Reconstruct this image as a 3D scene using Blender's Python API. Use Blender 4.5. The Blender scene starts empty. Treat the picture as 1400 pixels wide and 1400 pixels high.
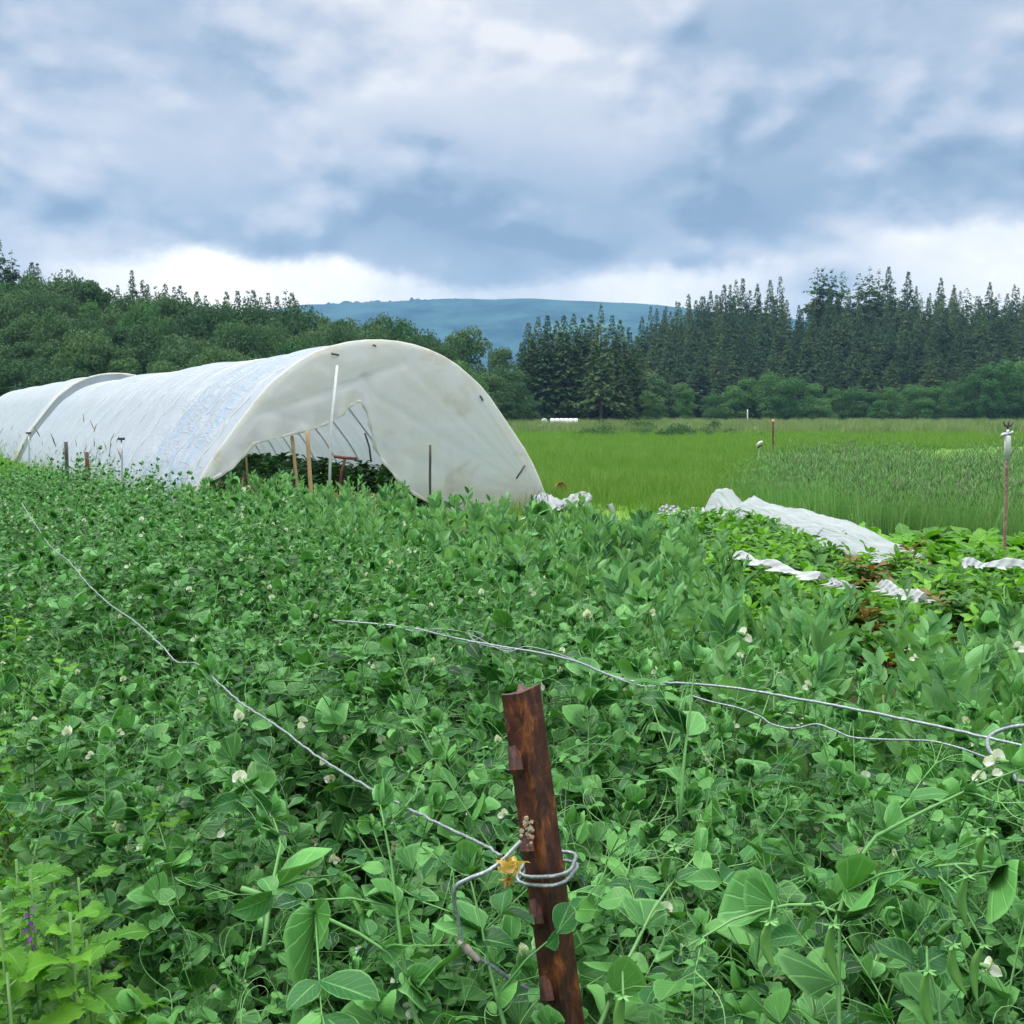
import bpy, math, random
import numpy as np
from mathutils import Vector, Matrix, Euler, noise as _mn
noise3 = _mn.noise
random.seed(7); rng = np.random.default_rng(7)
R = math.radians; PI = math.pi
scene = bpy.context.scene
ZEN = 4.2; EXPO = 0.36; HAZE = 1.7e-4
COL = scene.collection
EYE = 1.65; PITCH = R(5.7); F = 1345.0
FW = Vector((0, math.cos(PITCH), -math.sin(PITCH))); UP = Vector((0, math.sin(PITCH), math.cos(PITCH)))
def ray(px, py): return FW + Vector(((px-700)/F, 0, 0)) - UP*((py-700)/F)
def ptz(px, py, z):
    d = ray(px, py); t = (z-EYE)/d.z; return Vector((d.x*t, d.y*t, z))
def ptd(px, py, Y):
    d = ray(px, py); t = Y/d.y; return Vector((d.x*t, Y, EYE+d.z*t))
AX = Vector((-.534, .845, 0)).normalized()      # direction of beds and tunnels
AR = Vector((AX.y, -AX.x, 0))                   # to their right

# ---------------------------------------------------------------- mesh collector
class MB:
    def __init__(s): s.v = []; s.f = []; s.m = []; s.uv = []
    def face(s, idx, mat, uvs=None):
        s.f.append(tuple(idx)); s.m.append(mat)
        s.uv.extend(uvs if uvs else [(0, 0)]*len(idx))
    def grid(s, pts, nu, nv, mat, uvs=None, close=False):
        b = len(s.v); s.v.extend([tuple(p) for p in pts])
        for i in range(nu-1):
            for j in range(nv if close else nv-1):
                j2 = (j+1) % nv
                q = (i*nv+j, i*nv+j2, (i+1)*nv+j2, (i+1)*nv+j)
                s.face([b+k for k in q], mat, [uvs[k] for k in q] if uvs else None)
    def tube(s, path, rad, mat=0, n=5, cap=True):
        path = [Vector(p) for p in path]; m = len(path)
        rads = rad if hasattr(rad, '__len__') else [rad]*m
        ref = Vector((0, 0, 1)) if abs((path[-1]-path[0]).normalized().z) < .8 else Vector((1, 0, 0))
        pts = []; uvs = []; L = 0
        for i, p in enumerate(path):
            t = (path[min(i+1, m-1)]-path[max(i-1, 0)])
            t = t.normalized() if t.length > 1e-9 else Vector((0, 0, 1))
            a = t.cross(ref)
            if a.length < 1e-4: a = t.cross(Vector((0, 1, 0)))
            a.normalize(); b = t.cross(a).normalized(); ref = b.cross(t)*1.0 if False else ref
            if i: L += (p-path[i-1]).length
            for k in range(n):
                c, d = math.cos(2*PI*k/n), math.sin(2*PI*k/n)
                pts.append(p+(a*c+b*d)*rads[i]); uvs.append((k/n, L))
        b0 = len(s.v)
        s.grid(pts, m, n, mat, uvs, close=True)
        if cap:
            s.face([b0+k for k in range(n)][::-1], mat); s.face([b0+(m-1)*n+k for k in range(n)], mat)
    def box(s, c, h, mat=0, rot=None):
        b = len(s.v)
        for x in (-1, 1):
            for y in (-1, 1):
                for z in (-1, 1):
                    p = Vector((x*h[0], y*h[1], z*h[2]))
                    if rot: p = rot @ p
                    s.v.append(tuple(Vector(c)+p))
        for q in ((0,1,3,2),(4,6,7,5),(0,4,5,1),(2,3,7,6),(0,2,6,4),(1,5,7,3)): s.face([b+k for k in q], mat)
    def add(s, o, M=None):
        b = len(s.v)
        s.v.extend([tuple(M @ Vector(p)) for p in o.v] if M else o.v)
        s.f.extend([tuple(b+k for k in f) for f in o.f]); s.m.extend(o.m); s.uv.extend(o.uv)
    def mesh(s, name, mats, smooth=True):
        me = bpy.data.meshes.new(name); me.from_pydata(s.v, [], s.f)
        for m in mats: me.materials.append(m)
        me.polygons.foreach_set('material_index', s.m)
        uvl = me.uv_layers.new(name='UVMap'); uvl.data.foreach_set('uv', np.array(s.uv, dtype=np.float32).ravel())
        me.polygons.foreach_set('use_smooth', [smooth]*len(s.f)); me.update()
        return me
def tag(o, label=None, cat=None, group=None, kind=None):
    if label: o['label'] = label
    if cat: o['category'] = cat
    if group: o['group'] = group
    if kind: o['kind'] = kind
    return o
def link(name, me, parent=None, loc=(0,0,0), rot=(0,0,0), scl=None):
    o = bpy.data.objects.new(name, me); COL.objects.link(o)
    o.location = loc; o.rotation_euler = rot
    if scl is not None: o.scale = (scl, scl, scl) if not hasattr(scl, '__len__') else scl
    if parent: o.parent = parent
    return o
def build(mb, name, mats, parent=None, smooth=True, **k):
    return link(name, mb.mesh(name, mats if isinstance(mats, (list, tuple)) else [mats], smooth), parent, **k)
def quads(name, P, mats, mi=None):
    """P: n x 4 x 3 array of quads"""
    n = len(P); me = bpy.data.meshes.new(name)
    me.vertices.add(n*4); me.vertices.foreach_set('co', P.astype(np.float32).ravel())
    me.loops.add(n*4); me.loops.foreach_set('vertex_index', np.arange(n*4, dtype=np.int32))
    me.polygons.add(n); me.polygons.foreach_set('loop_start', np.arange(0, n*4, 4, dtype=np.int32))
    me.polygons.foreach_set('loop_total', np.full(n, 4, dtype=np.int32))
    for m in mats: me.materials.append(m)
    if mi is not None: me.polygons.foreach_set('material_index', mi.astype(np.int32))
    me.update(calc_edges=True); me.validate(); return me

# ---------------------------------------------------------------- materials
class NT:
    def __init__(s, tree): s.t = tree; s.n = tree.nodes; s.l = tree.links
    def node(s, typ, **k):
        n = s.n.new(typ)
        for a, b in k.items(): setattr(n, a, b)
        return n
    def put(s, sock, v):
        if isinstance(v, bpy.types.NodeSocket): s.l.new(v, sock)
        else:
            try: sock.default_value = v
            except Exception: sock.default_value = tuple(v)+(1,) if len(v) == 3 else v
    def math(s, op, a, b=None, c=None, clamp=False):
        n = s.node('ShaderNodeMath', operation=op, use_clamp=clamp); s.put(n.inputs[0], a)
        if b is not None: s.put(n.inputs[1], b)
        if c is not None: s.put(n.inputs[2], c)
        return n.outputs[0]
    def sstep(s, x, a, b):
        n = s.node('ShaderNodeMapRange', interpolation_type='SMOOTHSTEP'); s.put(n.inputs[0], x); s.put(n.inputs[1], a); s.put(n.inputs[2], b)
        return n.outputs[0]
    def mix(s, f, a, b, blend='MIX'):
        n = s.node('ShaderNodeMix', data_type='RGBA', blend_type=blend)
        s.put(n.inputs[0], f); s.put(n.inputs[6], a if isinstance(a, bpy.types.NodeSocket) or len(a) == 4 else tuple(a)+(1,))
        s.put(n.inputs[7], b if isinstance(b, bpy.types.NodeSocket) or len(b) == 4 else tuple(b)+(1,)); return n.outputs[2]
    def noise(s, vec, scale, detail=4, rough=.5, dist=0.0):
        n = s.node('ShaderNodeTexNoise'); 
        if vec is not None: s.put(n.inputs['Vector'], vec)
        s.put(n.inputs['Scale'], scale); s.put(n.inputs['Detail'], detail); s.put(n.inputs['Roughness'], rough); s.put(n.inputs['Distortion'], dist)
        return n.outputs[0]
    def ramp(s, f, stops):
        n = s.node('ShaderNodeValToRGB'); s.put(n.inputs[0], f); e = n.color_ramp.elements
        while len(e) < len(stops): e.new(.5)
        for i, (p, c) in enumerate(stops): e[i].position = p; e[i].color = tuple(c)+(1,) if len(c) == 3 else c
        return n.outputs[0]
    def mapping(s, vec, scale=(1,1,1), loc=(0,0,0), rot=(0,0,0)):
        n = s.node('ShaderNodeMapping'); s.put(n.inputs[0], vec); n.inputs['Scale'].default_value = scale; n.inputs['Location'].default_value = loc; n.inputs['Rotation'].default_value = rot
        return n.outputs[0]
def newmat(name):
    m = bpy.data.materials.new(name); m.use_nodes = True; nt = NT(m.node_tree); nt.n.clear()
    out = nt.node('ShaderNodeOutputMaterial'); p = nt.node('ShaderNodeBsdfPrincipled'); nt.l.new(p.outputs[0], out.inputs[0])
    return m, nt, p, out
def coords(nt, kind='Object'): return nt.node('ShaderNodeTexCoord').outputs[kind]
def bump(nt, p, h, strength=.3, dist=.01):
    b = nt.node('ShaderNodeBump'); nt.put(b.inputs['Strength'], strength); nt.put(b.inputs['Distance'], dist); nt.put(b.inputs['Height'], h); nt.l.new(b.outputs[0], p.inputs['Normal']); return b

def leafmat(name, c1, c2, c3, trans=.3, rough=.45, veins=None, vcol=None, spec=.24, objvar=.5, backpale=.0):
    """leaf colour varies by plant and by leaf; thin-leaf translucency"""
    m, nt, p, out = newmat(name)
    oi = nt.node('ShaderNodeObjectInfo').outputs['Random']; geo = nt.node('ShaderNodeNewGeometry')
    isl = geo.outputs['Random Per Island']
    f = nt.math('ADD', nt.math('MULTIPLY', oi, objvar), nt.math('MULTIPLY', isl, 1-objvar))
    col = nt.ramp(f, [(0.15, c1), (.52, c2), (.88, c3), (.99, tuple(min(.8, x*1.15+.02) for x in c3))])
    n = nt.noise(coords(nt), 30, 3, .6); col = nt.mix(nt.math('MULTIPLY', n, .35), col, tuple(x*.55 for x in c1))
    if veins:
        uv = nt.node('ShaderNodeSeparateXYZ'); nt.l.new(coords(nt, 'UV'), uv.inputs[0]); u, v = uv.outputs[0], uv.outputs[1]
        if veins == 'fan':    # u = angle 0..1, v = radius
            a = nt.math('ABSOLUTE', nt.math('SUBTRACT', nt.math('FRACT', nt.math('MULTIPLY', u, 9.0)), .5))
            line = nt.math('SUBTRACT', 1, nt.sstep(a, .02, nt.math('ADD', .07, nt.math('MULTIPLY', .12, nt.math('SUBTRACT', 1, v)))))
        else:                 # u along, v across -1..1
            av = nt.math('ABSOLUTE', v)
            mid = nt.math('SUBTRACT', 1, nt.sstep(av, .02, .09))
            w = nt.math('FRACT', nt.math('SUBTRACT', nt.math('MULTIPLY', u, 7.0), nt.math('MULTIPLY', av, 2.2)))
            side = nt.math('SUBTRACT', 1, nt.sstep(nt.math('ABSOLUTE', nt.math('SUBTRACT', w, .5)), .02, .12))
            line = nt.math('MAXIMUM', mid, nt.math('MULTIPLY', side, .35))
        edge_ = nt.math('MULTIPLY', nt.sstep(v if veins == 'fan' else av, .86, .97), .45)
        col = nt.mix(nt.math('MAXIMUM', nt.math('MULTIPLY', line, .55), edge_), col, vcol)
        bump(nt, p, line, .35, .002)
    if backpale: col = nt.mix(nt.math('MULTIPLY', geo.outputs['Backfacing'], backpale), col, tuple(min(1, x*1.5+.03) for x in c3))
    nt.l.new(col, p.inputs['Base Color']); p.inputs['Roughness'].default_value = rough; p.inputs['Specular IOR Level'].default_value = spec
    tr = nt.node('ShaderNodeBsdfTranslucent'); tc = nt.mix(1.0, col, (1.15, 1.25, .45), 'MULTIPLY'); nt.l.new(tc, tr.inputs[0])
    mx = nt.node('ShaderNodeMixShader'); mx.inputs[0].default_value = trans; nt.l.new(p.outputs[0], mx.inputs[1]); nt.l.new(tr.outputs[0], mx.inputs[2]); nt.l.new(mx.outputs[0], out.inputs[0])
    return m
def simple(name, c, rough=.6, noise=None, metal=0, spec=.5, nscale=20, bmp=0, bdist=.005):
    m, nt, p, out = newmat(name); co = coords(nt)
    if noise:
        n = nt.noise(co, nscale, 6, .62); col = nt.ramp(n, [(.3, c), (.7, noise)]); nt.l.new(col, p.inputs['Base Color'])
        if bmp: bump(nt, p, n, bmp, bdist)
    else: p.inputs['Base Color'].default_value = tuple(c)+(1,)
    p.inputs['Roughness'].default_value = rough; p.inputs['Metallic'].default_value = metal; p.inputs['Specular IOR Level'].default_value = spec
    return m

M_peafan = leafmat('pea_stipule_leaf', (.006,.044,.012), (.030,.152,.032), (.125,.355,.078), .18, .40, 'fan', (.21,.46,.15), objvar=.2, backpale=.28)
M_pealeaf = leafmat('pea_leaflet', (.007,.048,.013), (.033,.160,.034), (.132,.365,.080), .18, .40, 'pin', (.21,.46,.15), objvar=.2, backpale=.28)
M_peastem = leafmat('pea_stem', (.11,.30,.08), (.17,.39,.12), (.28,.50,.19), .1, .5)
M_petal = leafmat('pea_petal', (.80,.82,.74), (.85,.86,.80), (.88,.88,.85), .3, .5)
M_pod = leafmat('pea_pod', (.11,.30,.06), (.15,.36,.08), (.19,.40,.10), .12, .35)
M_fava = leafmat('bean_leaflet', (.024,.112,.032), (.090,.285,.078), (.250,.490,.190), .20, .42, 'pin', (.28,.50,.21), objvar=.3, backpale=.4)
M_favastem = leafmat('bean_stem', (.12,.27,.07), (.16,.32,.09), (.20,.36,.12), .05, .5)
M_weed = leafmat('weed_leaf', (.06,.21,.016), (.13,.36,.022), (.22,.48,.040), .35, .45, 'pin', (.24,.45,.12))
M_weedd = leafmat('weed_leaf_dark', (.045,.15,.03), (.07,.21,.04), (.11,.28,.05), .3, .45, 'pin', (.16,.34,.10))
M_redleaf = leafmat('reddish_leaf', (.15,.09,.035), (.20,.13,.05), (.24,.22,.08), .25, .5, 'pin', (.4,.2,.1))
M_potato = leafmat('potato_leaf', (.022,.085,.018), (.035,.13,.025), (.06,.18,.035), .25, .5, 'pin', (.1,.22,.05))
M_grass = leafmat('meadow_blade', (.095,.220,.028), (.142,.290,.042), (.215,.355,.068), .3, .5, objvar=.6)
M_grassg = leafmat('green_blade', (.09,.26,.035), (.13,.33,.045), (.19,.40,.06), .3, .5, objvar=.6)
M_rye = leafmat('grain_blade', (.11,.26,.075), (.165,.35,.105), (.25,.44,.17), .3, .5, objvar=.6)
M_dry = leafmat('dry_blade', (.20,.19,.09), (.28,.26,.13), (.36,.33,.19), .2, .6)
M_dryg = leafmat('pale_head', (.16,.24,.11), (.20,.28,.13), (.26,.32,.18), .2, .6)
M_reed = leafmat('rough_field_blade', (.13,.21,.075), (.19,.27,.105), (.27,.32,.15), .2, .6, objvar=.7)

# ---------------------------------------------------------------- leaves
def frame(d, n):
    d = d.normalized(); b = d.cross(n)
    if b.length < 1e-4: b = d.cross(Vector((.3, .9, .1)))
    b.normalize(); return d, b.cross(d).normalized(), b
def leaf(mb, base, d, n, L, W, mat, fold=.25, curl=.3, wav=.05, nu=6, tipw=.0, sharp=.85, serr=0):
    d, n, b = frame(d, n); pts = []; uvs = []; ph = random.uniform(0, 6)
    nv = 5
    for i in range(nu+1):
        u = i/nu; w = W*max(0.0, math.sin(PI*min(1, u)**sharp))**.75
        if serr: w *= (1+serr*(1 if i % 2 else -1))
        ang = curl*u
        c = base + d*(L*math.sin(max(ang,1e-3))/max(curl,1e-3) if curl > 0 else L*u) - n*(L*(1-math.cos(ang))/max(curl,1e-3) if curl > 0 else 0)
        for j in range(nv):
            t = (j-(nv-1)/2)/((nv-1)/2)
            off = b*(t*w*math.cos(fold)) + n*(abs(t)*w*math.sin(fold)) + n*(wav*L*math.sin(ph+u*7+t*2)*abs(t))
            pts.append(c+off); uvs.append((u, t))
    mb.grid(pts, nu+1, nv, mat, uvs)
def fan(mb, base, d, n, L, side, mat, curl=.35, wav=.07, full=False, seg=16):
    """rounded clasping leaf: veins radiate from the attachment point"""
    d, n, b = frame(d, n); pts = []; uvs = []; ph = random.uniform(0, 6)
    a0, a1 = (-1.9, 1.9) if full else ((-.55, 2.3) if side > 0 else (-2.3, .55))
    rings = 4
    for i in range(seg+1):
        a = a0+(a1-a0)*i/seg
        r = L*(.52+.48*math.cos(a*.62)) if full else L*(.42+.58*math.cos((a-.15*side)*.68)**2)
        w_ = i/seg; r *= math.sqrt(min(1, (w_+.05)*3.2)*min(1, (1.05-w_)*3.2))
        if not full: r *= 1+.16*math.exp(-((a-.1*side)/.22)**2)
        if abs(a) > .9: r *= 1+.045*(1 if i % 2 else -1)
        for k in range(rings+1):
            q = k/rings; rr = r*q
            lift = -curl*L*q*q*.5 + wav*L*q*math.sin(ph+a*3.1) + .12*L*q*abs(math.sin(a))
            pts.append(base + d*(rr*math.cos(a)) + b*(rr*math.sin(a)) + n*lift); uvs.append((i/seg, q))
    mb.grid(pts, seg+1, rings+1, mat, uvs)
def rv(s=1.0): return Vector((random.gauss(0, s), random.gauss(0, s), random.gauss(0, s)))
def curly(mb, p, d, L, r, mat, coil=1.0, n=14):
    d = d.normalized(); a = d.orthogonal().normalized(); b = d.cross(a); path = [p]; cur = p.copy(); dirv = d.copy()
    ph = random.uniform(0, 6); turn = a*math.cos(ph)+b*math.sin(ph)
    for i in range(n):
        q = i/n; k = (q**2)*coil*1.1+.05
        dirv = (dirv + turn*k + rv(.05)).normalized(); turn = (turn - dirv*turn.dot(dirv)*1.0).normalized() + rv(.06)
        cur = cur+dirv*(L/n); path.append(cur.copy())
    mb.tube(path, [r*(1-.5*i/n) for i in range(n+1)], mat, 3, cap=False)
def flower(mb, p, d, s, mp, mg):
    """white pea flower: standard, two wings, keel, calyx"""
    d = d.normalized(); up = Vector((0, 0, 1)); side = d.cross(up).normalized()
    mb.tube([p-d*.006*s, p, p+d*.007*s], [.0012*s, .003*s, .0036*s], mg, 5)
    c = p+d*.006*s
    for q in (-1, 1):
        fan(mb, c, up*.9+d*.35+side*.25*q, -d+up*.2, .0115*s, q, mp, curl=-.4, wav=.05, full=True, seg=8)
        leaf(mb, c, d+side*.25*q-up*.15, side*q+up*.3, .016*s, .006*s, mp, nu=4, fold=.4)
        leaf(mb, p, d+side*.8*q+up*.3, up, .010*s, .002*s, mg, nu=3)
    leaf(mb, c, d-up*.35, side, .012*s, .005*s, mp, nu=4)
def pod(mb, p, d, L, mat, mg):
    d = d.normalized(); path = []; rads = []
    for i in range(9):
        u = i/8; path.append(p+d*(L*u)+Vector((0, .002, 0))*math.sin(u*3)); 
    s = d.orthogonal().normalized(); t = d.cross(s); pts = []
    for i in range(10):
        u = i/9; w = .0085*max(.08, math.sin(PI*min(.98, .05+u*.93)))**.6*(1+.06*math.sin(u*40)); h = w*.42
        for k in range(8):
            a = 2*PI*k/8; pts.append(p+d*(L*u)+s*(math.cos(a)*w)+t*(math.sin(a)*h + .006*math.sin(u*PI)))
    mb.grid(pts, 10, 8, mat, None, close=True)
    for k in range(5):
        a = 2*PI*k/5; leaf(mb, p, (s*math.cos(a)+t*math.sin(a))*.7-d*.2+d*.5, d, .010, .002, mg, nu=3)
    mb.tube([p+d*(L*.985), p+d*(L+.006)], .0008, mg, 3)

def pea_vine(path, spacing=.065, size=1.0, flowers=2, pods=1, tend=1.0, skip=0, startn=0):
    """returns (foliage MB, [flower MBs], [pod MBs]); materials 0 fan 1 leaflet 2 stem 3 petal 4 pod"""
    mb = MB(); path = [Vector(p) for p in path]
    # resample
    seglen = [(path[i+1]-path[i]).length for i in range(len(path)-1)]; total = sum(seglen)
    def at(s):
        i = 0
        while i < len(seglen)-1 and s > seglen[i]: s -= seglen[i]; i += 1
        return path[i].lerp(path[i+1], min(1, s/seglen[i])), (path[i+1]-path[i]).normalized()
    N = max(6, int(total/.03)); sp = [at(total*i/N)[0] for i in range(N+1)]
    mb.tube(sp, [.0026*size*(1-.85*i/N)+.0005 for i in range(N+1)], 2, 5)
    nodes = int(total/spacing); fl = []; pd = []; alt = random.choice((-1, 1)); az = random.uniform(0, 2*PI)
    for k in range(startn, nodes+1):
        s = min(total*.999, k*spacing+random.uniform(-.01, .01)); s = max(0, s)
        p, t = at(s); q = k/max(1, nodes); alt = -alt
        g = (.75+.35*math.sin(PI*min(1, q*.9+.1))) * size * (1 if q < .85 else max(.35, 1-(q-.85)*4))
        a = t.orthogonal().normalized(); b = t.cross(a); h = Vector((math.cos(az), math.sin(az), 0))
        h = (h - t*h.dot(t)).normalized(); pd_ = h*alt; sd = t.cross(pd_).normalized(); az += random.uniform(-.35, .35)
        # stipules, one on each side of the petiole
        for sg in (-1, 1):
            L = .053*g*random.uniform(.6, 1.25)
            dd = (pd_*.55 + sd*sg*.75 + t*.55 + rv(.18)).normalized()
            nn = (t*.75 - pd_*.45 + Vector((0, 0, .55)) + rv(.25)).normalized()
            fan(mb, p, dd, nn, L, sg, 0, curl=random.uniform(-.4, .9), wav=random.uniform(.04, .2))
        # petiole + leaflets + tendril
        pl = .075*g*random.uniform(.8, 1.3); dirp = (pd_*.8+t*.65+rv(.15)).normalized(); e = p+dirp*pl - Vector((0,0,.1*pl))
        mb.tube([p, p.lerp(e, .5)+Vector((0,0,.06*pl)), e], [.0013*size, .0011*size, .0009*size], 2, 4, cap=False)
        npair = random.choice((1, 2, 2)); sdl = dirp.cross(Vector((0, 0, 1)) if abs(dirp.z) < .9 else Vector((1, 0, 0))).normalized()
        cur = e; dcur = dirp
        for j in range(npair):
            for sg in (-1, 1):
                if random.random() < .06: continue
                L = .044*g*random.uniform(.65, 1.2); dd = (sdl*sg*.9+dcur*.55+rv(.2)).normalized(); nn = (Vector((0, 0, 1))+rv(.35)-dcur*.2).normalized()
                leaf(mb, cur, dd, nn, L, L*.33, 1, fold=random.uniform(.05, .5), curl=random.uniform(.05, .8), wav=random.uniform(.02, .09), nu=6)
            nx = cur+dcur*(.032*g); mb.tube([cur, nx], .0008*size, 2, 3, cap=False); cur = nx; dcur = (dcur+rv(.1)).normalized()
        if random.random() < .85*tend:
            for w in range(random.choice((1, 2, 2, 3))):
                dd = (dcur+sdl*(w-1)*.7+rv(.25)).normalized()
                curly(mb, cur, dd, random.uniform(.05, .11)*size, .00075*size, 2, random.uniform(.25, 1.1), 10)
        # flowers and pods hang from the axils of upper nodes
        if q > .5 and len(fl) < flowers and random.random() < .5:
            pe = p+(pd_*.4+t*.6+sd*.5*random.choice((-1,1))).normalized()*random.uniform(.05, .09); mb.tube([p, p.lerp(pe, .5)+Vector((0,0,.008)), pe], .001, 2, 3, cap=False)
            f = MB(); flower(f, pe, (pe-p).normalized()*.6+rv(.4)-Vector((0,0,.4)), random.uniform(.9, 1.15)*min(size,1.05), 3, 2); fl.append(f)
        elif q > .35 and len(pd) < pods and random.random() < .4:
            pe = p+(pd_*.3+t*.4+sd*random.choice((-1,1))).normalized()*random.uniform(.03, .06); mb.tube([p, p.lerp(pe, .5)+Vector((0,0,.012)), pe], .0012, 2, 3, cap=False)
            f = MB(); pod(f, pe, Vector((random.gauss(0,.25), random.gauss(0,.25), -1)), random.uniform(.05, .075)*size, 4, 2); pd.append(f)
    p, t = at(total*.999)      # unopened leaves fold round the growing tip
    for k in range(5):
        fan(mb, p, (t+rv(.35)).normalized(), (rv(.6)+Vector((0,0,.3))).normalized(), .026*size*random.uniform(.7,1.2), random.choice((-1,1)), 0, curl=.8, wav=.1, seg=10)
    return mb, fl, pd
PEAM = [M_peafan, M_pealeaf, M_peastem, M_petal, M_pod]

def scatter(name, sources, pts, rots, scl, vid, label, cat):
    me = bpy.data.meshes.new(name); n = len(pts); me.vertices.add(n); me.vertices.foreach_set('co', np.asarray(pts, dtype=np.float32).ravel())
    a = me.attributes.new('rot', 'FLOAT_VECTOR', 'POINT'); a.data.foreach_set('vector', np.asarray(rots, dtype=np.float32).ravel())
    a = me.attributes.new('scl', 'FLOAT', 'POINT'); a.data.foreach_set('value', np.asarray(scl, dtype=np.float32))
    a = me.attributes.new('vid', 'INT', 'POINT'); a.data.foreach_set('value', np.asarray(vid, dtype=np.int32))
    o = link(name, me); tag(o, label, cat, None, 'stuff')
    ng = bpy.data.node_groups.new(name+'_scatter', 'GeometryNodeTree'); g = NT(ng)
    ng.interface.new_socket('Geometry', in_out='INPUT', socket_type='NodeSocketGeometry'); ng.interface.new_socket('Geometry', in_out='OUTPUT', socket_type='NodeSocketGeometry')
    gi = g.node('NodeGroupInput'); go = g.node('NodeGroupOutput'); jn = g.node('GeometryNodeJoinGeometry')
    for s in reversed(sources):
        oi = g.node('GeometryNodeObjectInfo', transform_space='ORIGINAL'); oi.inputs['Object'].default_value = s; oi.inputs['As Instance'].default_value = True
        g.l.new(oi.outputs['Geometry'], jn.inputs[0])
    ip = g.node('GeometryNodeInstanceOnPoints'); g.l.new(gi.outputs[0], ip.inputs['Points']); g.l.new(jn.outputs[0], ip.inputs['Instance']); ip.inputs['Pick Instance'].default_value = True
    def attr(nm, ty):
        x = g.node('GeometryNodeInputNamedAttribute', data_type=ty); x.inputs['Name'].default_value = nm
        return [q for q in x.outputs if q.enabled and q.name == 'Attribute'][0]
    g.l.new(attr('vid', 'INT'), ip.inputs['Instance Index'])
    e2r = g.node('FunctionNodeEulerToRotation'); g.l.new(attr('rot', 'FLOAT_VECTOR'), e2r.inputs[0]); g.l.new(e2r.outputs[0], ip.inputs['Rotation'])
    cx = g.node('ShaderNodeCombineXYZ'); sa = attr('scl', 'FLOAT'); [g.l.new(sa, cx.inputs[i]) for i in range(3)]; g.l.new(cx.outputs[0], ip.inputs['Scale'])
    g.l.new(ip.outputs[0], go.inputs[0])
    md = o.modifiers.new('scatter', 'NODES'); md.node_group = ng
    return o
def inpoly(x, y, poly):
    c = np.zeros(len(x), bool); n = len(poly)
    for i in range(n):
        x1, y1 = poly[i]; x2, y2 = poly[(i+1) % n]
        cond = ((y1 > y) != (y2 > y)) & (x < (x2-x1)*(y-y1)/((y2-y1) if y2 != y1 else 1e-9)+x1); c ^= cond
    return c
def fill(poly, dens, dref=None):
    """random points in polygon; density falls off with distance beyond dref"""
    P = np.array(poly); lo = P.min(0); hi = P.max(0); A = (hi-lo).prod(); n = int(A*dens)
    x = rng.uniform(lo[0], hi[0], n); y = rng.uniform(lo[1], hi[1], n); k = inpoly(x, y, poly)
    if dref: d = np.hypot(x, y); k &= rng.random(n) < np.minimum(1, (dref/np.maximum(d, .1))**1.3)
    x, y = x[k], y[k]; o = np.argsort(np.hypot(x, y)); return x[o], y[o]
def xy(p): return (p.x, p.y)

# ---------------------------------------------------------------- pea bed
WIRE0 = Vector((-.01, .99, 0))
pea_poly = [(0.9, .72), (.02, 1.02), tuple((WIRE0+AX*.1-AR*.30)[:2]), tuple((WIRE0+AX*3.5-AR*.14)[:2]), tuple((WIRE0+AX*8-AR*.12)[:2]), tuple((WIRE0+AX*25-AR*1.2)[:2]),
            xy(ptz(150, 632, .95)), xy(ptz(245, 672, .9)), xy(ptz(470, 742, .95)), xy(ptz(700, 812, 1.0)), xy(ptz(900, 868, 1.0)), xy(ptz(1150, 925, 1.0)), xy(ptz(1460, 990, 1.0)), (1.6, 1.2)]
pea_src = []
for v in range(9):
    random.seed(100+v); p = Vector((0, 0, .0)); path = [p.copy()]; d = Vector((random.gauss(0,.12), random.gauss(0,.12), 1)).normalized()
    for i in range(8):
        d = (d+rv(.16)+Vector((0,0,.12 if i < 6 else -.25))).normalized(); p = p+d*.14; path.append(p.copy())
    pea_src.append(pea_vine(path, .056, 1.0, flowers=random.choice((1,2,3)), pods=random.choice((0,1,2)), startn=4))
pea_parts = []; pea_full = []
for i, (mb, fl, pd) in enumerate(pea_src):
    pea_parts.append((mb.mesh('pea_plant', PEAM), [f.mesh('flower', PEAM) for f in fl], [f.mesh('pod', PEAM) for f in pd]))
    fm = MB(); fm.add(mb)
    for f in fl+pd: fm.add(f)
    pea_full.append(fm.mesh('pea_plant_whole', PEAM))
x, y = fill(pea_poly, 82, 5.0)
ed = ((x-WIRE0.x)*AR.x+(y-WIRE0.y)*AR.y)     # signed distance right of the wire line
along = ((x-WIRE0.x)*AX.x+(y-WIRE0.y)*AX.y)
lim = np.clip(.30-.045*along, .12, 1)+np.clip(along-8, 0, 30)*.06
H = 1.0*np.clip(.62+.5*(ed+lim)/.5, .62, 1.0)
H *= 1+rng.normal(0, .085, len(x)); H *= 1-.012*np.clip(np.hypot(x, y)-3, 0, 14)
H *= 1+.05*np.sin(x*2.3+y*1.1)+.04*np.sin(y*3.1-x*1.7)
d0 = np.hypot(x, y); H = np.where(d0 < 1.25, H*.93, H)
k = ~((np.abs(x-.0) < .10) & (y < 1.12) & (y > .8)); x, y, H = x[k], y[k], H[k]
NI = 300
for i in range(min(NI, len(x))):
    v = int(rng.integers(9)); rot = (rng.normal(0,.13), rng.normal(0,.13), rng.uniform(0, 2*PI))
    near = i < 130
    o = link('pea_plant', pea_parts[v][0] if near else pea_full[v], loc=(x[i], y[i], 0), rot=rot, scl=H[i])
    tag(o, 'pea vine with round clasping leaves and curling tendrils in the tangle nearest the camera', 'pea plant', 'pea vines in the near tangle')
    if near:
        for f in pea_parts[v][1]: link('flower', f, o)
        for f in pea_parts[v][2]: link('pod', f, o)
pea_obj = [o for o in COL.objects if o.name.startswith('pea_plant')]
srcs = []
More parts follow.
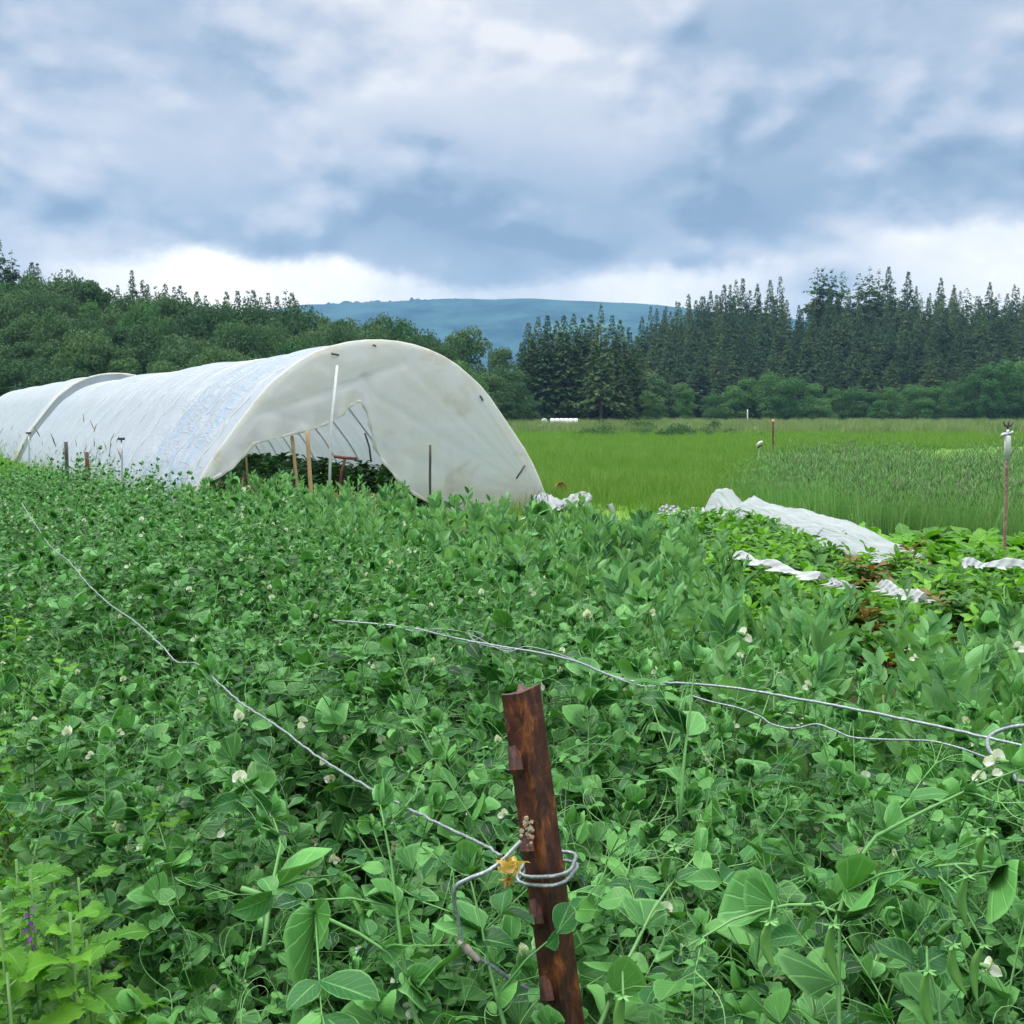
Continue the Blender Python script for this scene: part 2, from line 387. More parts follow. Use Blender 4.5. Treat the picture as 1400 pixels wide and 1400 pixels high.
for v in range(9): srcs.append(next(o for o in pea_obj if o.data == pea_full[v]))
m = len(x)-NI
scatter('pea_thicket', srcs, np.stack([x[NI:], y[NI:], np.zeros(m)], 1), np.stack([rng.normal(0,.16,m), rng.normal(0,.16,m), rng.uniform(0,2*PI,m)], 1), H[NI:], rng.integers(0, 9, m),
        'dense bed of tangled green pea vines with small white flowers running away to the tunnels', 'pea bed')

# hero shoots standing out of the tangle, placed where the photo has them
def hero(pixpath, label, size=1.3, spacing=.07, fl=1, pd=1, seed=0, tend=1.0, startn=1, hang=()):
    random.seed(seed); pts = [ptd(*q) for q in pixpath]
    o0 = pts[0].copy(); mb, f, p = pea_vine([q-o0 for q in pts], spacing, size*.80, fl, pd, tend, startn=startn)
    o = link('pea_shoot', mb.mesh('pea_shoot', PEAM), loc=o0); tag(o, label, 'pea shoot')
    for q in f: link('flower', q.mesh('flower', PEAM), o)
    for q in p: link('pod', q.mesh('pod', PEAM), o)
    for (hx, hy, hY, hL) in hang:
        c = ptd(hx, hy, hY)-o0; m2 = MB(); k_ = min((ptd(*q)-o0 for q in pixpath), key=lambda v: (v-c).length); m2.tube([k_, k_.lerp(c, .5)+Vector((0,0,.012)), c], .0013, 2, 4); pod(m2, c, Vector((random.gauss(.12,.1), -.1, -1)), hL, 4, 2); link('pod', m2.mesh('pod', PEAM), o)
hero([(1148,1470,.90),(1146,1340,.93),(1150,1248,.95),(1110,1236,.94),(1060,1238,.93),(1000,1258,.92),(930,1300,.9)], 'pea shoot arching left with upright pairs of oval leaflets, low right of the rusty post', 1.15, .075, 0, 2, 11, hang=[(1052,1258,.9,.045),(1138,1262,.92,.055)])
hero([(1120,1330,.95),(1155,1225,.98),(1185,1150,1.0),(1250,1115,1.0),(1340,1072,1.02),(1400,1050,1.03)], 'long thick pea shoot climbing right to the twisted wire ends at the right edge', 1.25, .085, 2, 0, 12)
hero([(1500,1240,.95),(1400,1195,.98),(1330,1180,1.0),(1270,1185,1.0),(1230,1250,1.0)], 'pea shoot arching in from the right edge above two hanging pods', 1.1, .08, 1, 2, 13, hang=[(1322,1195,.93,.055),(1345,1290,.9,.055)])
hero([(330,1215,.98),(400,1235,.97),(460,1262,.95),(520,1290,.93),(560,1340,.92)], 'pea shoot with the broadest round leaf, low left of the rusty post', 1.45, .08, 1, 0, 14)
hero([(600,1480,.9),(560,1370,.93),(545,1270,.96),(535,1180,.99),(520,1100,1.02)], 'upright pea shoot with paired broad leaves just below the left wire', 1.35, .08, 1, 1, 15)
hero([(700,1440,.93),(670,1330,.95),(655,1250,.98),(640,1190,1.0)], 'short pea shoot with heart-shaped leaf inside the bent wire loop', 1.2, .06, 0, 0, 16, .4)
hero([(930,1120,1.25),(935,1040,1.28),(945,960,1.32),(950,900,1.35)], 'pea shoot with one big fan leaf crossing the right wire', 1.2, .10, 1, 0, 17)
hero([(360,1300,1.05),(370,1220,1.1),(385,1150,1.15),(370,1110,1.2)], 'pea shoot with scalloped fan leaf and hanging white flower below the left wire', 1.3, .07, 2, 0, 18)
hero([(800,1450,.95),(850,1330,1.0),(900,1230,1.05),(960,1160,1.1)], 'pea shoot leaning right beside the rusty post', 1.15, .07, 1, 1, 19, hang=[(852,1360,.9,.05)])
hero([(1290,1480,.9),(1285,1380,.92),(1265,1300,.95),(1250,1260,.97)], 'short pea shoot with fat pods at the bottom right', 1.15, .06, 0, 3, 20, hang=[(1268,1325,.85,.06),(1302,1290,.9,.05)])

# ---------------------------------------------------------------- broad bean bed
def bean_plant(seed, H=.95):
    random.seed(seed); mb = MB(); p = Vector((0,0,0)); d = Vector((random.gauss(0,.06), random.gauss(0,.06), 1)); path = [p.copy()]
    for i in range(10): d = (d+rv(.04)).normalized(); p = p+d*H/10; path.append(p.copy())
    mb.tube(path, [.006-.0035*i/10 for i in range(11)], 1, 4); az = random.uniform(0, 6)
    n = 13
    for k in range(4, n+1):
        q = k/n; s = q*10; i = min(9, int(s)); pt = path[i].lerp(path[i+1], s-i); az += 2.5+random.uniform(-.3, .3) if k % 2 else PI
        out = Vector((math.cos(az), math.sin(az), 0)); el = .55+.95*q+random.uniform(-.2, .2); dirr = (out*math.cos(el)+Vector((0,0,1))*math.sin(el)).normalized()
        g = 1.0 if q < .85 else 1-(q-.85)*2.6
        L = .115*g*random.uniform(.8, 1.2); side = dirr.cross(Vector((0,0,1))).normalized(); e = pt+dirr*L; mb.tube([pt, e], [.0018, .0012], 1, 3, cap=False)
        pairs = random.choice((2, 3, 3))
        for j in range(pairs):
            c = pt.lerp(e, .35+.65*j/(pairs-1))
            for sg in (-1, 1):
                LL = .108*g*random.uniform(.75, 1.2); dd = (side*sg*.65+dirr*.8+Vector((0,0,.15))+rv(.12)).normalized(); nn = (dirr.cross(side)*-1+rv(.2))
                if nn.z < 0: nn = -nn
                leaf(mb, c, dd, nn, LL, LL*.21, 0, fold=random.uniform(.1, .6), curl=random.uniform(0.05, .6), wav=.03, nu=5, sharp=1.0)
        if .4 < q < .85 and random.random() < .4:
            for w in range(3):
                c = pt+out*.015+rv(.012); leaf(mb, c, out+Vector((0,0,.3))+rv(.3), Vector((0,0,1)), .022, .006, 2, nu=3)
    return mb
bean_me = [bean_plant(300+i).mesh('bean_plant', [M_fava, M_favastem, M_petal]) for i in range(8)]
bean_poly = [xy(ptz(245, 672, .9)), xy(ptz(470, 742, .95)), xy(ptz(700, 812, 1.0)), xy(ptz(900, 868, 1.0)), xy(ptz(1150, 925, 1.0)), xy(ptz(1500, 1000, 1.0)),
             xy(ptz(1500, 872, .85)), xy(ptz(1400, 855, .85)), xy(ptz(1270, 858, .85)), xy(ptz(1150, 838, .85)), xy(ptz(1040, 798, .90)), xy(ptz(960, 748, .90)), xy(ptz(870, 707, .88)), xy(ptz(760, 701, .88)), xy(ptz(600, 691, .90)), xy(ptz(520, 669, .93)), xy(ptz(420, 651, .95)), xy(ptz(270, 650, .96))]
x, y = fill(bean_poly, 28, 9.0); n = len(x)
H = (.92+np.clip(rng.normal(0, .07, n), -.16, .09))*(1-.006*np.clip(np.hypot(x, y)-3, 0, 14))
H *= 1+.05*np.sin(x*3+y*2)
for i in range(NI):
    o = link('bean_plant', bean_me[i % 8], loc=(x[i], y[i], 0), rot=(rng.normal(0,.08), rng.normal(0,.08), rng.uniform(0, 2*PI)), scl=H[i])
    tag(o, 'upright broad bean plant with grey-green oval leaflets in the near part of the bean bed', 'bean plant', 'broad beans in the near part of the bed')
srcs = [next(o for o in COL.objects if o.data == me) for me in bean_me]; m = n-NI
scatter('bean_thicket', srcs, np.stack([x[NI:], y[NI:], np.zeros(m)], 1), np.stack([rng.normal(0,.09,m), rng.normal(0,.09,m), rng.uniform(0,2*PI,m)], 1), H[NI:], rng.integers(0, 8, m),
        'farther mass of grey-green broad beans growing up to the open tunnel end', 'bean bed')

# ---------------------------------------------------------------- weeds, leafy crops, grasses
def rosette(seed, n=14, L=.16, W=.035, mats=0, up=.9, serr=.25, stemH=0.0, nu=10):
    random.seed(seed); mb = MB()
    for i in range(n):
        az = i*2.4+random.uniform(-.3,.3); el = random.uniform(.25, up); dd = Vector((math.cos(az)*math.cos(el), math.sin(az)*math.cos(el), math.sin(el)))
        b = Vector((0,0,stemH*i/n)); l = L*random.uniform(.7,1.25)
        mb.tube([b, b+dd*l*.25], .0022, 1, 3, cap=False)
        leaf(mb, b+dd*l*.2, dd, Vector((0,0,1))-dd*.3, l, W*random.uniform(.8,1.2), 0, fold=.2, curl=random.uniform(.3,1.1), wav=.08, nu=nu, serr=serr)
    if stemH: mb.tube([(0,0,0),(0,0,stemH)], .003, 1, 4)
    return mb
def tuft(seed, n=26, h=.5, spread=.1, w=.004, lean=.3, seed_heads=False, hm=1):
    random.seed(seed); mb = MB()
    for i in range(n):
        az = random.uniform(0, 2*PI); r = spread*math.sqrt(random.random()); b = Vector((r*math.cos(az), r*math.sin(az), 0)); hh = h*random.uniform(.6, 1.1); a2 = random.uniform(0, 2*PI)
        o = Vector((math.cos(a2), math.sin(a2), 0)); l = lean*random.uniform(.2, 1); sd = Vector((-o.y, o.x, 0))*w; pts = []
        for k in range(5):
            u = k/4; c = b+Vector((0,0,1))*hh*u*(1-.15*l*u)+o*hh*l*u*u; q = (1-u*.85); pts += [c-sd*q, c+sd*q]
        mb.grid(pts, 5, 2, 0)
        if seed_heads and i % 3 == 0:
            c = b+Vector((0,0,hh))*1.02+o*hh*l; mb.tube([c, c+Vector((0,0,.05))+o*.02, c+Vector((0,0,.11))+o*.05], [.003,.006,.002], hm, 4)
    return mb
def srcobj(name, mb, mats, loc, label, cat, group=None, kind='stuff', scl=1):
    o = build(mb, name, mats, loc=loc, scl=scl); tag(o, label, cat, group, kind); return o

# bottom-left weeds (individual plants)
WL = 'weeds at the foot of the pea bed'
wm = [rosette(40, 18, .085, .017, serr=.14, stemH=.45, nu=18).mesh('weed_plant', [M_weed, M_favastem]), rosette(41, 24, .08, .014, serr=.25, stemH=.5, nu=12).mesh('weed_plant', [M_weed, M_favastem]), rosette(42, 30, .06, .013, serr=0, stemH=.42, nu=6).mesh('weed_plant', [M_weedd, M_favastem])]
def tall_weed(seed, H, n, L, W, serr):
    random.seed(seed); mb = MB(); mb.tube([(0,0,0), (.01,0,H*.5), (0,0,H)], [.004,.0035,.002], 1, 5)
    for i in range(n):
        u = i/n; az = i*2.4+random.uniform(-.4,.4); el = random.uniform(.1, .9)*(.5+.6*u); dd = Vector((math.cos(az)*math.cos(el), math.sin(az)*math.cos(el), math.sin(el))); b = Vector((0,0,H*(.55+.45*u))); l = L*random.uniform(.7,1.25)*(1.15-.5*u)
        mb.tube([b, b+dd*l*.25], .0018, 1, 3, cap=False); leaf(mb, b+dd*l*.2, dd, Vector((0,0,1))-dd*.3, l, W*random.uniform(.8,1.2), 0, fold=.2, curl=random.uniform(.3,1.1), wav=.1, nu=16, serr=serr)
    return mb
tw = [tall_weed(200+i, .85, 34, .07, .016, (.14,.2,0)[i % 3]).mesh('weed_plant', [(M_weed, M_weed, M_weedd)[i % 3], M_favastem]) for i in range(6)]
for i in range(298):
    t = rng.uniform(0, 1)**1.2*9; off = rng.uniform(.14+.10*(t < 1.5), 1.1+t*.13); p = WIRE0+AX*(t-.3)-AR*off
    if p.y < .95 and p.x > -.5: continue
    o = link('weed_plant', tw[i % 6], loc=(p.x, p.y, 0), rot=(rng.normal(0,.1), rng.normal(0,.1), rng.uniform(0,6.3)), scl=rng.uniform(.75, 1.08)*(1 if off < .7 else .75)); tag(o, 'bright green jagged-leaved weed along the left edge of the pea bed', 'weed', WL)
WP = [(22,1175,1.35,'biggest yellow-green jagged weed leaves at the left edge, above the purple flower'), (10,1330,1.15,'yellow-green lobed weed below the purple flower in the bottom left corner'), (118,1285,1.3,'yellow-green weed just right of the purple flower')]
for i in range(16): WP.append((random.Random(i).uniform(-30,190), random.Random(i+50).uniform(1180,1400), random.Random(i+90).uniform(1.15,1.6), None))
for i, (px, py, Y, lb) in enumerate(WP):
    if lb is None and px > 190-(1400-py)*.35: continue
    p = ptd(px, py, Y); big = i < 3; o = link('weed_plant', tall_weed(60+i, max(.2, p.z), 22 if big else 30, .105 if big else .065, .024 if big else .015, .14 if i % 2 else .2).mesh('weed_plant', [M_weed if i % 3 or big else M_weedd, M_favastem]), loc=(p.x, p.y, 0)); tag(o, lb or 'tall leafy yellow-green weed crowding the bottom left corner', 'weed', None if lb else 'tall weeds in the bottom left corner')
M_purple = leafmat('vetch_petal', (.16,.04,.30), (.30,.07,.42), (.40,.20,.50), .3, .5)
mb = MB(); random.seed(5); p = ptd(40, 1270, 1.2); 
mb.tube([(0,0,-.6), (.01,0,-.2), (0,0,.03)], .0015, 0, 4)
for i in range(10): leaf(mb, Vector((0,0,-.25+i*.02)), Vector((math.cos(i*2.4), math.sin(i*2.4), .5)), Vector((0,0,1)), .04, .006, 0, nu=4)
o = build(mb, 'vetch_plant', [M_weedd], loc=p); tag(o, 'purple-flowered vetch among the weeds in the bottom left corner', 'vetch')
mb = MB()
for i in range(16):
    a = i*2.4; c = Vector((0,0,.03-.004*i)); leaf(mb, c, Vector((math.cos(a)*.8, math.sin(a)*.8, -.3)), Vector((0,0,1)), .010, .003, 0, nu=4, fold=.5)
build(mb, 'flower_head', [M_purple], o)

# scatter sources that stand in the field themselves
gt = [srcobj('grass_tuft', tuft(60+i, 34, .42, .22, .0045, .5), [M_grass], (1.6+i*1.1, 21+i, 0), 'tufts of yellow-green meadow grass beyond the tunnel corner', 'grass') for i in range(3)]
gg = [srcobj('grass_tuft', tuft(70+i, 34, .55, .2, .005, .5), [M_grassg], (-9.3-i*.6, 16+i*1.5, 0), 'tufts of fresh green grass between the pea bed and the tunnels', 'grass') for i in range(2)]
ry = [srcobj('grain_tuft', tuft(80+i, 34, .72, .17, .005, .40, True, 1), [M_rye, M_dryg if i == 2 else M_rye], (5.2+i*.8, 14.5+i, 0), 'blue-green stalks of the tall grain patch', 'grain') for i in range(3)]
rd = [srcobj('rough_grass_tuft', tuft(90+i, 40, 1.0, .7, .02, .4), [M_reed], (20+i*4, 92+i*3, 0), 'tufts of rough pale field grass before the woods', 'grass') for i in range(2)]
ds = [srcobj('dry_grass_tuft', tuft(95+i, 14, .95, .12, .0022, .25, True, 1), [M_reed, M_dry], (-8.6+i*.5, 14.0+i*.6, 0), 'thin dry seeding grass stalks in front of the tunnel side', 'grass') for i in range(2)]
def scat(name, src, poly, dens, dref, smin, smax, label, cat, z=0):
    x, y = fill(poly, dens, dref); n = len(x)
    nz = np.array([noise3(Vector((a*.35, b*.22, 3.1))) for a, b in zip(x, y)]) if n else x
    k = nz > rng.uniform(-.9, -.15, n); x, y, nz = x[k], y[k], nz[k]; n = len(x); sc = rng.uniform(smin, smax, n)*(1+.45*nz)
    return scatter(name, src, np.stack([x, y, np.full(n, z)], 1), np.stack([rng.normal(0,.1,n), rng.normal(0,.1,n), rng.uniform(0,2*PI,n)], 1), sc, rng.integers(0, len(src), n), label, cat)
scat('meadow_grass', gt, [xy(ptz(700,705,0)), xy(ptz(1010,712,0)), xy(ptz(1030,660,0)), xy(ptz(1080,622,0)), xy(ptz(1500,608,0)), xy(ptz(1500,594,0)), xy(ptz(600,594,0)), xy(ptz(640,640,0))], 34, 20, .7, 1.15, 'yellow-green meadow grass spreading behind the tunnel and the bean bed', 'grass')
scat('grain_patch', ry, [xy(ptz(1500,755,0)), xy(ptz(1180,735,0)), xy(ptz(1040,700,0)), xy(ptz(985,690,0)), xy(ptz(1060,672,0)), xy(ptz(1035,655,0)), xy(ptz(1110,645,0)), xy(ptz(1500,640,0))], 20, 14, .6, 1.15, 'patch of tall blue-green grain behind the white row cover', 'grain')
scat('path_grass', gg, [tuple((WIRE0+AX*9-AR*1.3)[:2]), tuple((WIRE0+AX*27-AR*3.0)[:2]), tuple((WIRE0+AX*60-AR*14)[:2]), tuple((WIRE0+AX*60+AR*2)[:2]), (-9.5, 21.5), (-5.2, 14.3), xy(ptz(300, 668, .5)), xy(ptz(180, 655, .6))], 26, 14, .6, 1.1, 'strip of green grass between the pea bed and the tunnel sides', 'grass')
scat('near_path_grass', gg, [(-3,.2), (-.6,.5), tuple((WIRE0+AX*1-AR*.9)[:2]), tuple((WIRE0+AX*12-AR*2.4)[:2]), tuple((WIRE0+AX*12-AR*5)[:2])], 30, 8, .5, .9, 'green path grass along the left foot of the pea bed', 'grass')
scat('dry_grass', ds, [(-5.4,12.2), (-5.0,13.6), (-13.5,28), (-14.6,27)], 1.5, None, .8, 1.3, 'thin dry seeding grass stalks along the left side of the near tunnel', 'grass')
scat('rough_field', rd, [(-30,75), (60,68), (150,70), (200,225), (-40,215)], .35, 80, .6, 1.0, 'pale rough field grass between the meadow and the woods', 'grass')
# small weeds and leafy crops around the row cover
wd = [srcobj('ground_weed', rosette(110+i, 26, .10, .022, serr=.2 if i else 0, stemH=.18, nu=6), [[M_weed, M_weedd, M_redleaf][i], M_favastem], (3.2+i*.3, 8.0+i*.5, 0), ['pale green weed clump near the fabric strips', 'darker green weed clump near the fabric strips', 'reddish-brown leaved clump near the row cover end'][i], 'weed') for i in range(3)]
xw, yw = fill([xy(ptz(930,712,.1)), xy(ptz(1010,712,.1)), xy(ptz(1200,775,.1)), xy(ptz(1500,770,.1)), xy(ptz(1500,950,.2)), xy(ptz(1300,915,.2)), xy(ptz(1000,840,.2)), xy(ptz(850,735,.1))], 26); n = len(xw)
pxx = 700+F*xw/yw
vid = np.where((np.abs(pxx-1230) < 70) & (rng.random(n) < .16), 2, rng.integers(0, 2, n))
scatter('ground_weeds', wd, np.stack([xw, yw, np.zeros(n)], 1), np.stack([rng.normal(0,.2,n), rng.normal(0,.2,n), rng.uniform(0,6.28,n)], 1), rng.uniform(.8, 1.6, n), vid, 'low mixed weeds around the fabric strips, reddish near the cover end', 'weeds')
lc = [rosette(120+i, 16, .26, .075, serr=.08, up=1.2, nu=8).mesh('leafy_plant', [M_weed, M_favastem]) for i in range(3)]
xw, yw = fill([xy(ptz(1120,738,.1)), xy(ptz(1500,745,.1)), xy(ptz(1500,785,.1)), xy(ptz(1280,778,.1))], 9); 
for i in range(min(90, len(xw))):
    o = link('leafy_plant', lc[i % 3], loc=(xw[i], yw[i], 0), rot=(0,0,rng.uniform(0,6)), scl=rng.uniform(.9,1.4)); tag(o, 'broad-leaved bright green crop plant between the row cover and the tall grain', 'crop plant', 'leafy crop behind the row cover')
# potato plants inside the tunnel
pm = [rosette(130+i, 34, .13, .05, serr=.05, stemH=.4, up=1.1, nu=6).mesh('potato_plant', [M_potato, M_favastem]) for i in range(3)]
C0 = Vector((-2.1, 16.0, 0))
for i in range(230):
    w = rng.uniform(-2.7, 1.6); s = rng.uniform(.35, 11)
    if s < 1.6 and -.6 < w < .3: continue
    p = C0+AR*w+AX*s; o = link('potato_plant', pm[i % 3], loc=(p.x, p.y, 0), rot=(0,0,rng.uniform(0,6)), scl=rng.uniform(1.15,1.6)); tag(o, 'dark green leafy potato plant growing inside the open tunnel', 'potato plant', 'potato plants inside the near tunnel')

# ---------------------------------------------------------------- tunnels
def film(name, base, dirty, trans=.5, rough=.35, stripes=False, dirt=False):
    m, nt, p, out = newmat(name); co = coords(nt)
    n = nt.noise(co, 1.3, 7, .6, .6); col = nt.ramp(n, [(.45, base), (.78, dirty)])
    if dirt:
        sz_ = nt.node('ShaderNodeSeparateXYZ'); nt.l.new(co, sz_.inputs[0]); splash = nt.math('MULTIPLY', nt.math('SUBTRACT', 1, nt.sstep(nt.math('ADD', sz_.outputs[2], nt.math('MULTIPLY', n, .5)), .25, .85)), .5)
        tan_ = nt.math('MULTIPLY', nt.sstep(nt.noise(nt.mapping(co, (.8,.8,1.4), (2,1,0)), 1.1, 5, .6, 1.0), .54, .72), .45)
        col = nt.mix(nt.math('MAXIMUM', splash, tan_), col, (.66,.58,.44))
    if stripes:
        uv = nt.node('ShaderNodeSeparateXYZ'); nt.l.new(coords(nt, 'UV'), uv.inputs[0])
        s = uv.outputs[0]
        band = nt.math('MULTIPLY', nt.sstep(s, .9, 1.3), nt.math('SUBTRACT', 1, nt.sstep(s, 3.9, 4.4)))
        st = nt.sstep(nt.math('SINE', nt.math('MULTIPLY', s, 10.5)), .55, .9)
        k = nt.math('MULTIPLY', nt.math('MULTIPLY', band, st), nt.noise(nt.mapping(co, (1,1,3)), 2.0, 3))
        col = nt.mix(nt.math('MULTIPLY', k, 1.3, clamp=True), col, (.46,.64,.90))
    w = nt.noise(nt.mapping(co, (1, 1, .6)), 9, 8, .62, 1.2); w2 = nt.noise(co, 2.6, 3, .5, .8)
    hgt = nt.math('ADD', nt.math('MULTIPLY', w, .5), w2)
    if stripes:
        wr = nt.noise(nt.mapping(coords(nt, 'UV'), (1.6, 34, 1)), 1.0, 5, .6, 1.6); hgt = nt.math('ADD', hgt, nt.math('MULTIPLY', nt.math('MULTIPLY', nt.sstep(wr, .48, .62), nt.math('ADD', nt.math('MULTIPLY', band, .9), .12)), 1.6))
        col = nt.mix(nt.math('MULTIPLY', nt.math('MULTIPLY', nt.math('SUBTRACT', 1, nt.sstep(nt.math('ABSOLUTE', nt.math('SUBTRACT', wr, .5)), .0, .03)), band), .14), col, (.45,.52,.62))
    bump(nt, p, hgt, .4, .05)
    nt.l.new(col, p.inputs['Base Color']); p.inputs['Roughness'].default_value = rough; p.inputs['Specular IOR Level'].default_value = .45
    tr = nt.node('ShaderNodeBsdfTranslucent'); nt.l.new(nt.mix(1, col, (.97,.95,.90), 'MULTIPLY'), tr.inputs[0])
    mx = nt.node('ShaderNodeMixShader'); mx.inputs[0].default_value = trans; nt.l.new(p.outputs[0], mx.inputs[1]); nt.l.new(tr.outputs[0], mx.inputs[2]); nt.l.new(mx.outputs[0], out.inputs[0])
    return m
M_film = film('greenhouse_film', (.60,.66,.75), (.52,.58,.66), .40, stripes=True)
M_film2 = film('greenhouse_film_far', (.60,.66,.75), (.53,.59,.66), .40)
M_endfilm = film('dusty_film', (.90,.92,.92), (.86,.83,.75), .62, .4, dirt=True)
M_agri = film('white_fabric', (.60,.64,.65), (.50,.54,.54), .35, .7)
def cloth(name, c, trans=.35, bm_=.9):
    m, nt, p, out = newmat(name); uv = coords(nt, 'UV'); n = nt.noise(nt.mapping(uv, (5, 3.5, 1), rot=(0,0,.5)), 1.6, 7, .6, 1.5); n2 = nt.noise(coords(nt), 3, 4, .5)
    nt.l.new(nt.mix(nt.sstep(n2, .5, .75), c, tuple(x*.86 for x in c)), p.inputs['Base Color']); p.inputs['Roughness'].default_value = .75; bump(nt, p, n, bm_, .05)
    tr = nt.node('ShaderNodeBsdfTranslucent'); tr.inputs[0].default_value = tuple(c)+(1,); mx = nt.node('ShaderNodeMixShader'); mx.inputs[0].default_value = trans
    nt.l.new(p.outputs[0], mx.inputs[1]); nt.l.new(tr.outputs[0], mx.inputs[2]); nt.l.new(mx.outputs[0], out.inputs[0]); return m
M_cloth = cloth('row_cover_fabric', (.50,.555,.565)); M_scrap = cloth('plain_plastic', (.54,.565,.57), .3, .15)
M_pipe = simple('galvanised_pipe', (.45,.47,.48), .4, (.60,.62,.63), .6)
M_white = simple('white_paint', (.74,.75,.74), .45, (.62,.63,.60))
M_dark = simple('dark_stake', (.05,.05,.045), .7, (.09,.08,.07))
M_wood = simple('stake_wood', (.50,.36,.17), .7, (.36,.24,.11), nscale=12)
M_bluerope = simple('blue_cord', (.25,.38,.55), .6)
M_rustred = simple('red_rusty_iron', (.16,.045,.03), .7, (.09,.03,.02))
PROF = [(0,2.80),(.45,2.77),(.9,2.66),(1.31,2.48),(1.87,2.06),(2.35,1.46),(2.79,.90),(3.05,.42),(3.22,0)]
def spl(ws, W=1.0, Hs=1.0):
    xs = np.array([a for a, b in PROF]); zs = np.array([b for a, b in PROF]); L = np.r_[0, np.cumsum(np.hypot(np.diff(xs), np.diff(zs)))]; t = abs(ws)*L[-1]
    # smooth by fine sampling then averaging
    k = np.linspace(-.04, .04, 5)*L[-1]; x = np.mean([np.interp(abs(t+q), L, xs)*(1 if t+q >= 0 else -1) for q in k]); z = np.mean([np.interp(abs(t+q), L, zs) for q in k])
    return (x if ws >= 0 else -x)*W, z*Hs
NP_ = 97
prof = [spl(q) for q in np.linspace(-1, 1, NP_)]
def tunnel(name, C, L, W, Hs, label, mat, endm, hoop=1.55, front=True, seed=1):
    random.seed(seed); root = link(name, None, loc=C); root.rotation_euler = (0, 0, math.atan2(AX.y, AX.x)-PI/2); tag(root, label, 'tunnel')
    # local: x right, y along, z up
    ns = int(L/.075); pts = []; uvs = []
    ph = [random.uniform(0, 6) for _ in range(40)]
    for i in range(ns+1):
        s = L*i/ns; hp = (s/hoop) % 1; sag = math.sin(PI*hp)**.8*.045
        for j, (x, z) in enumerate(prof):
            q = j/(NP_-1)*2-1
            r = 1-sag/2.8*(1.1-.3*abs(q)) + .004*math.sin(s*13+ph[0])*math.cos(q*9+s) + .003*math.sin(s*31+q*6+ph[1])
            wr = .018*max(0, abs(q)-.35)*math.sin(q*46+math.sin(s*7)*2+ph[int(s/hoop) % 40])*math.sin(PI*hp) * (2.4 if .8 < s < 4.6 and q < 0 else .6)
            jag = (.10*math.sin(s*2.1)+.07*math.sin(s*5.3+1)) if j in (0, NP_-1) else 0
            nx, nz = (x/3.2, z/2.8); l = math.hypot(nx, nz)+1e-6
            pts.append(((x*r+nx/l*wr)*W + (jag if j else -jag)*.6, s, max(-.02, (z*r+nz/l*wr)*Hs*(1+.012*math.sin(s*.9+ph[3]))))); uvs.append((s, q))
    mb = MB(); mb.grid(pts, ns+1, NP_, 0, uvs); build(mb, 'plastic_cover', mat, root)
    nh = int(L/hoop)+1
    for k in range(nh):
        s = min(L-.03, k*hoop+.02); 
        mb = MB(); f = .985 if k else 1.006
        mb.tube([(x*W*f, s-(.03 if k == 0 else 0), z*Hs*f+.002) for x, z in prof[::3]], .022 if k else .030, 0, 6)
        build(mb, 'hoop', endm if k == 0 else M_white, root)
    for k in range(nh-1):      # tie-down cords between hoops
        s = (k+.5)*hoop
        if s > L-.5: break
        mb = MB(); mb.tube([(x*W*.996+.0, s+.12*math.sin(q*3), z*Hs*.99) for q, (x, z) in enumerate(prof[::4])], .006, 0, 4); build(mb, 'tie_cord', M_white, root)
    return root
T1 = tunnel('high_tunnel', C0, 21.3, 1, 1, 'nearest white plastic tunnel, its open end hung with a creased plastic sheet', M_film, M_endfilm, seed=2)
C2 = C0+AX*22.0+AR*.1
T2 = tunnel('high_tunnel', C2, 25.0, 1.04, 1.085, 'second white plastic tunnel farther along, behind and left of the nearer one', M_film2, M_endfilm, seed=3)
# cream plastic band on the second tunnel's near end
mb = MB(); pts = []
for i in range(5):
    for (x, z) in prof: pts.append((x*1.045, -.12+i*.22+.01*math.sin(z*9+i), z*1.09+.012))
mb.grid(pts, 5, NP_, 0); build(mb, 'end_band', M_endfilm, T2)
pts = []; 
for i in range(12):
    for j, (x, z) in enumerate(prof): f = 1-i/11*.93; pts.append((x*1.03*f, -.02+.03*math.sin(j*.8+i), z*1.08*(f if True else 1)))
mb = MB(); mb.grid(pts, 12, NP_, 0); build(mb, 'end_panel', M_film2, T2)
# far closed end of first tunnel
mb = MB(); mb.grid([(x*.98*(1-i/11*.95), 21.2+.03*math.sin(j*.7+i), z*.98*(1-i/11*.95)) for i in range(12) for j, (x, z) in enumerate(prof)], 12, NP_, 0); build(mb, 'end_panel', M_film2, T1)
